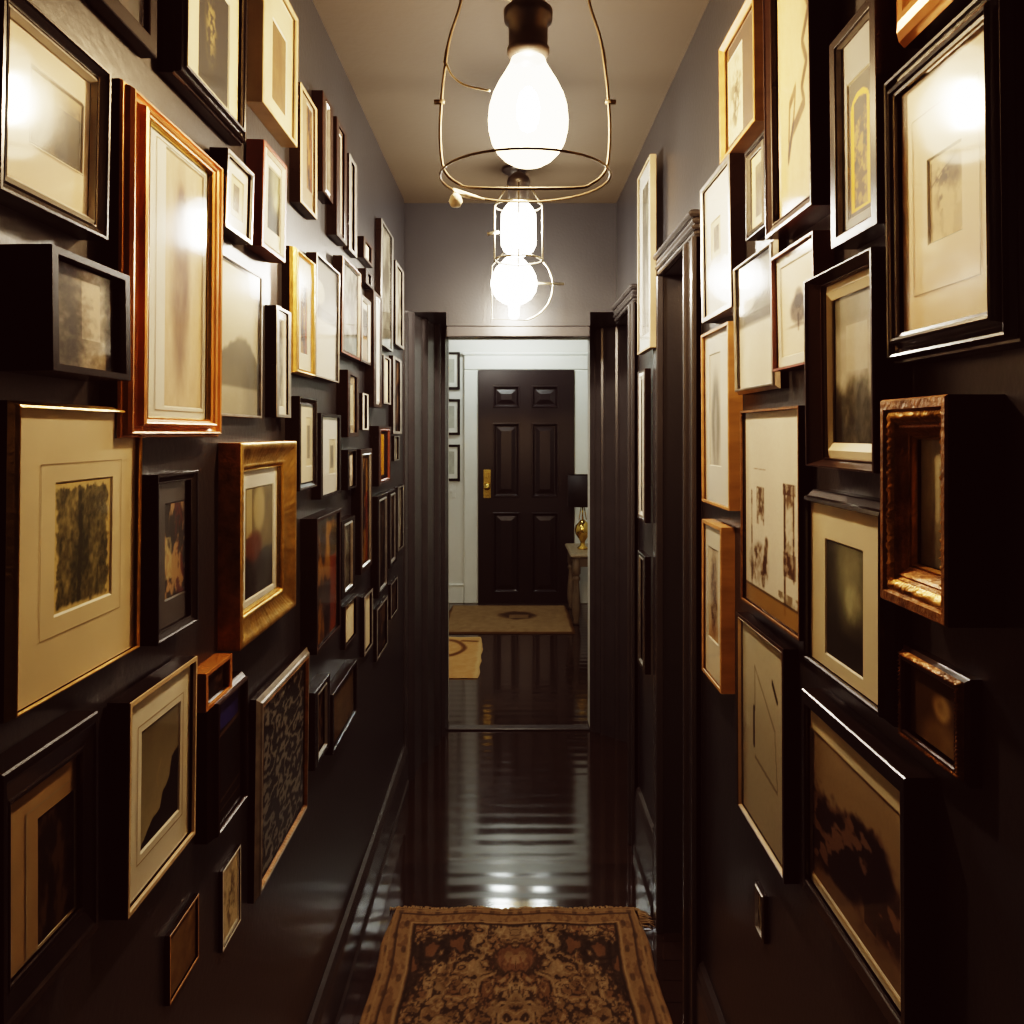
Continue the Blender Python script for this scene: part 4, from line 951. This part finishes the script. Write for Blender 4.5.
rug('small_mat', 'small orange tan mat in front of the doormat, half hidden by the passage corner', -.86, -.195, 4.93, 5.90, small_ink, 60, 70, t=.010, cat='mat', wob=.004)

# ------------------------------------------------------------------ entry room things
for i, (ya, yb, lab) in enumerate(((352, 389.5, 'top one of three black framed pale prints on the white entry wall'), (399, 435, 'middle one of three black framed pale prints on the white entry wall'),
                                   (444.5, 481, 'bottom one of three black framed pale prints on the white entry wall'))):
    kz = (ZB - .02) / FPX
    x1 = (460 - VX) * kz; x0 = x1 - .25; z1, z0 = EYE + (433 - ya) * kz, EYE + (433 - yb) * kz
    root = empty('framed_picture', ((x0 + x1) / 2, ZB, z0)); tag(root, lab, 'picture', 'pale prints in the entry')
    W, H = x1 - x0, z1 - z0
    mb = MB(); add_moulding(mb, W, H, .022, .022, .02, PROFILES['flat']); mb.build('frame_moulding', ['black', 'black'], root)
    q = MB(); ring_quads(q, -W / 2 + .012, W / 2 - .012, .012, H - .012, -W / 2 + .05, W / 2 - .05, .06, H - .06, -.010, -.010); q.build('mount', 'white_mat', root)
    def fnp(u, v, W=W, H=H): return np.stack([-W / 2 + .05 + (W - .1) * u, np.full_like(u, -.009), H - .06 - (H - .12) * v], -1)
    u, v = np.meshgrid(np.linspace(0, 1, 13), np.linspace(0, 1, 17))
    grid_mesh('print', 12, 16, fnp, mixc((.80, .79, .74), (.62, .62, .58), fbm(u * 4, v * 4, i)), 'sheet', root)
    g = MB(); g.quad((-W / 2 + .012, -.0125, .012), (W / 2 - .012, -.0125, .012), (W / 2 - .012, -.0125, H - .012), (-W / 2 + .012, -.0125, H - .012)); g.build('glass', 'glass', root)
kz = ZB / FPX
sw = empty('light_switch', ((451.5 - VX) * kz, ZB, EYE + (433 - 492) * kz - .05)); tag(sw, 'small pale light switch on the white entry wall under the three prints', 'light switch')
q = MB(); q.box(-.036, .036, -.007, 0, 0, .115, bev=.003); q.build('plate', 'switch', sw)
q = MB(); q.box(-.009, .009, -.018, -.006, .045, .07, bev=.003); q.build('toggle', 'switch', sw)

TX0, TX1, TY0, TY1, TZ = .455, .90, 6.28, 6.93, .545
tb = empty('console_table', ((TX0 + TX1) / 2, (TY0 + TY1) / 2, 0)); tag(tb, 'worn wooden console table with turned legs right of the front door', 'table')
hx, hy = (TX1 - TX0) / 2, (TY1 - TY0) / 2
q = MB(); q.box(-hx, hx, -hy, hy, TZ - .026, TZ, bev=.008); q.build('tabletop', 'table_wood', tb)
q = MB(); q.box(-hx + .05, hx - .05, -hy + .035, -hy + .055, TZ - .10, TZ - .026); q.box(-hx + .05, hx - .05, hy - .055, hy - .035, TZ - .10, TZ - .026); q.box(-hx + .035, -hx + .055, -hy + .05, hy - .05, TZ - .10, TZ - .026); q.box(hx - .055, hx - .035, -hy + .05, hy - .05, TZ - .10, TZ - .026)
q.build('apron', 'table_dark', tb)
for sx in (-1, 1):
    for sy in (-1, 1):
        q = MB(); q.lathe([(.018, 0), (.026, .015), (.022, .04), (.030, .07), (.034, .12), (.030, .20), (.022, .29), (.020, .33), (.030, .345), (.030, .36), (.022, .37), (.026, .385), (.032, .39), (.032, TZ - .027), (0, TZ - .027)], (sx * (hx - .05), sy * (hy - .05), 0), 14)
        q.build('leg', 'table_dark', tb)
lp = empty('table_lamp', (.575, 6.58, TZ)); tag(lp, 'brass table lamp with a black drum shade on the console table', 'lamp')
q = MB(); q.lathe([(.0, 0), (.040, 0), (.042, .012), (.020, .03), (.018, .06), (.03, .08), (.056, .12), (.064, .155), (.056, .19), (.03, .22), (.016, .235), (0, .236)], n=22); q.build('base', 'brass', lp)
q = MB(); q.tube([(0, 0, .23), (0, 0, .36)], .006, 8); q.tube([(-.03, 0, .235), (-.012, 0, .34)], .004, 6); q.tube([(.03, 0, .235), (.012, 0, .34)], .004, 6); q.build('stem', 'brass', lp)
q = MB(); q.lathe([(.117, .345), (.12, .345), (.12, .595), (.117, .595)], n=28)
q.f = [f for f in q.f if len(f) == 4]; q.m = [0] * len(q.f); q.sm = [True] * len(q.f); q.build('lamp_shade', 'dark_room', lp)

# ceiling light of the entry: two round bulbs, seen only in the glossy floor
cl = empty('ceiling_light', (.06, 6.58, CEIL)); tag(cl, 'two bulb ceiling light over the entry, seen mirrored in the floorboards', 'lamp')
q = MB(); q.lathe([(.0, -.03), (.06, -.03), (.075, -.012), (.075, -.001)], n=24); q.tube([(-.16, 0, -.035), (.16, 0, -.035)], .009, 8); q.build('fixture_bar', 'brass', cl)
for x, r in ((-.14, .060), (.18, .040)):
    q = MB(); q.lathe([(r * math.sin(a), -.045 - r + r * math.cos(a) * -1) for a in [math.pi * i / 12 for i in range(13)]], (x, 0, 0), 20); q.build('bulb', 'globe_glow', cl)

gl_ = empty('added_fill_globe', (-.25, 5.15, CEIL)); tag(gl_, 'added unseen fill globe lighting the white entry wall, just past the passage', 'lamp')  # added out of view to light the white entry wall evenly
q = MB(); q.lathe([(0, -.035), (.045, -.035), (.06, -.012), (.06, -.001)], n=24); q.build('fitting', 'brass', gl_)
q = MB(); q.lathe([(.09 * math.sin(a), -.12 - .09 * math.cos(a)) for a in [math.pi * i / 16 for i in range(17)]], n=24); q.build('globe', 'fill_globe_glow', gl_)

# ------------------------------------------------------------------ camera, world, look
cam = bpy.data.cameras.new('camera'); co = bpy.data.objects.new('camera', cam); COL.objects.link(co)
co.location = (0, 0, EYE); co.rotation_euler = (math.pi / 2, 0, 0)
cam.sensor_width = 36; cam.lens = 36 * FPX / 1024
cam.shift_x = (512 - VX) / 1024; cam.shift_y = -(512 - VY) / 1024
cam.clip_start = 0.02
SC.camera = co
w = bpy.data.worlds.new('world'); SC.world = w; w.use_nodes = True
w.node_tree.nodes['Background'].inputs[0].default_value = (.02, .015, .015, 1)
SC.view_settings.view_transform = 'Filmic'
SC.view_settings.look = 'High Contrast'
SC.view_settings.exposure = 1.24
SC.view_settings.use_curve_mapping = True
SC.view_settings.curve_mapping.black_level = (-.0035, -.0006, -.0006)
SC.cycles.use_denoising = True
SC.cycles.max_bounces = 8; SC.cycles.transparent_max_bounces = 12
SC.cycles.sample_clamp_indirect = 6
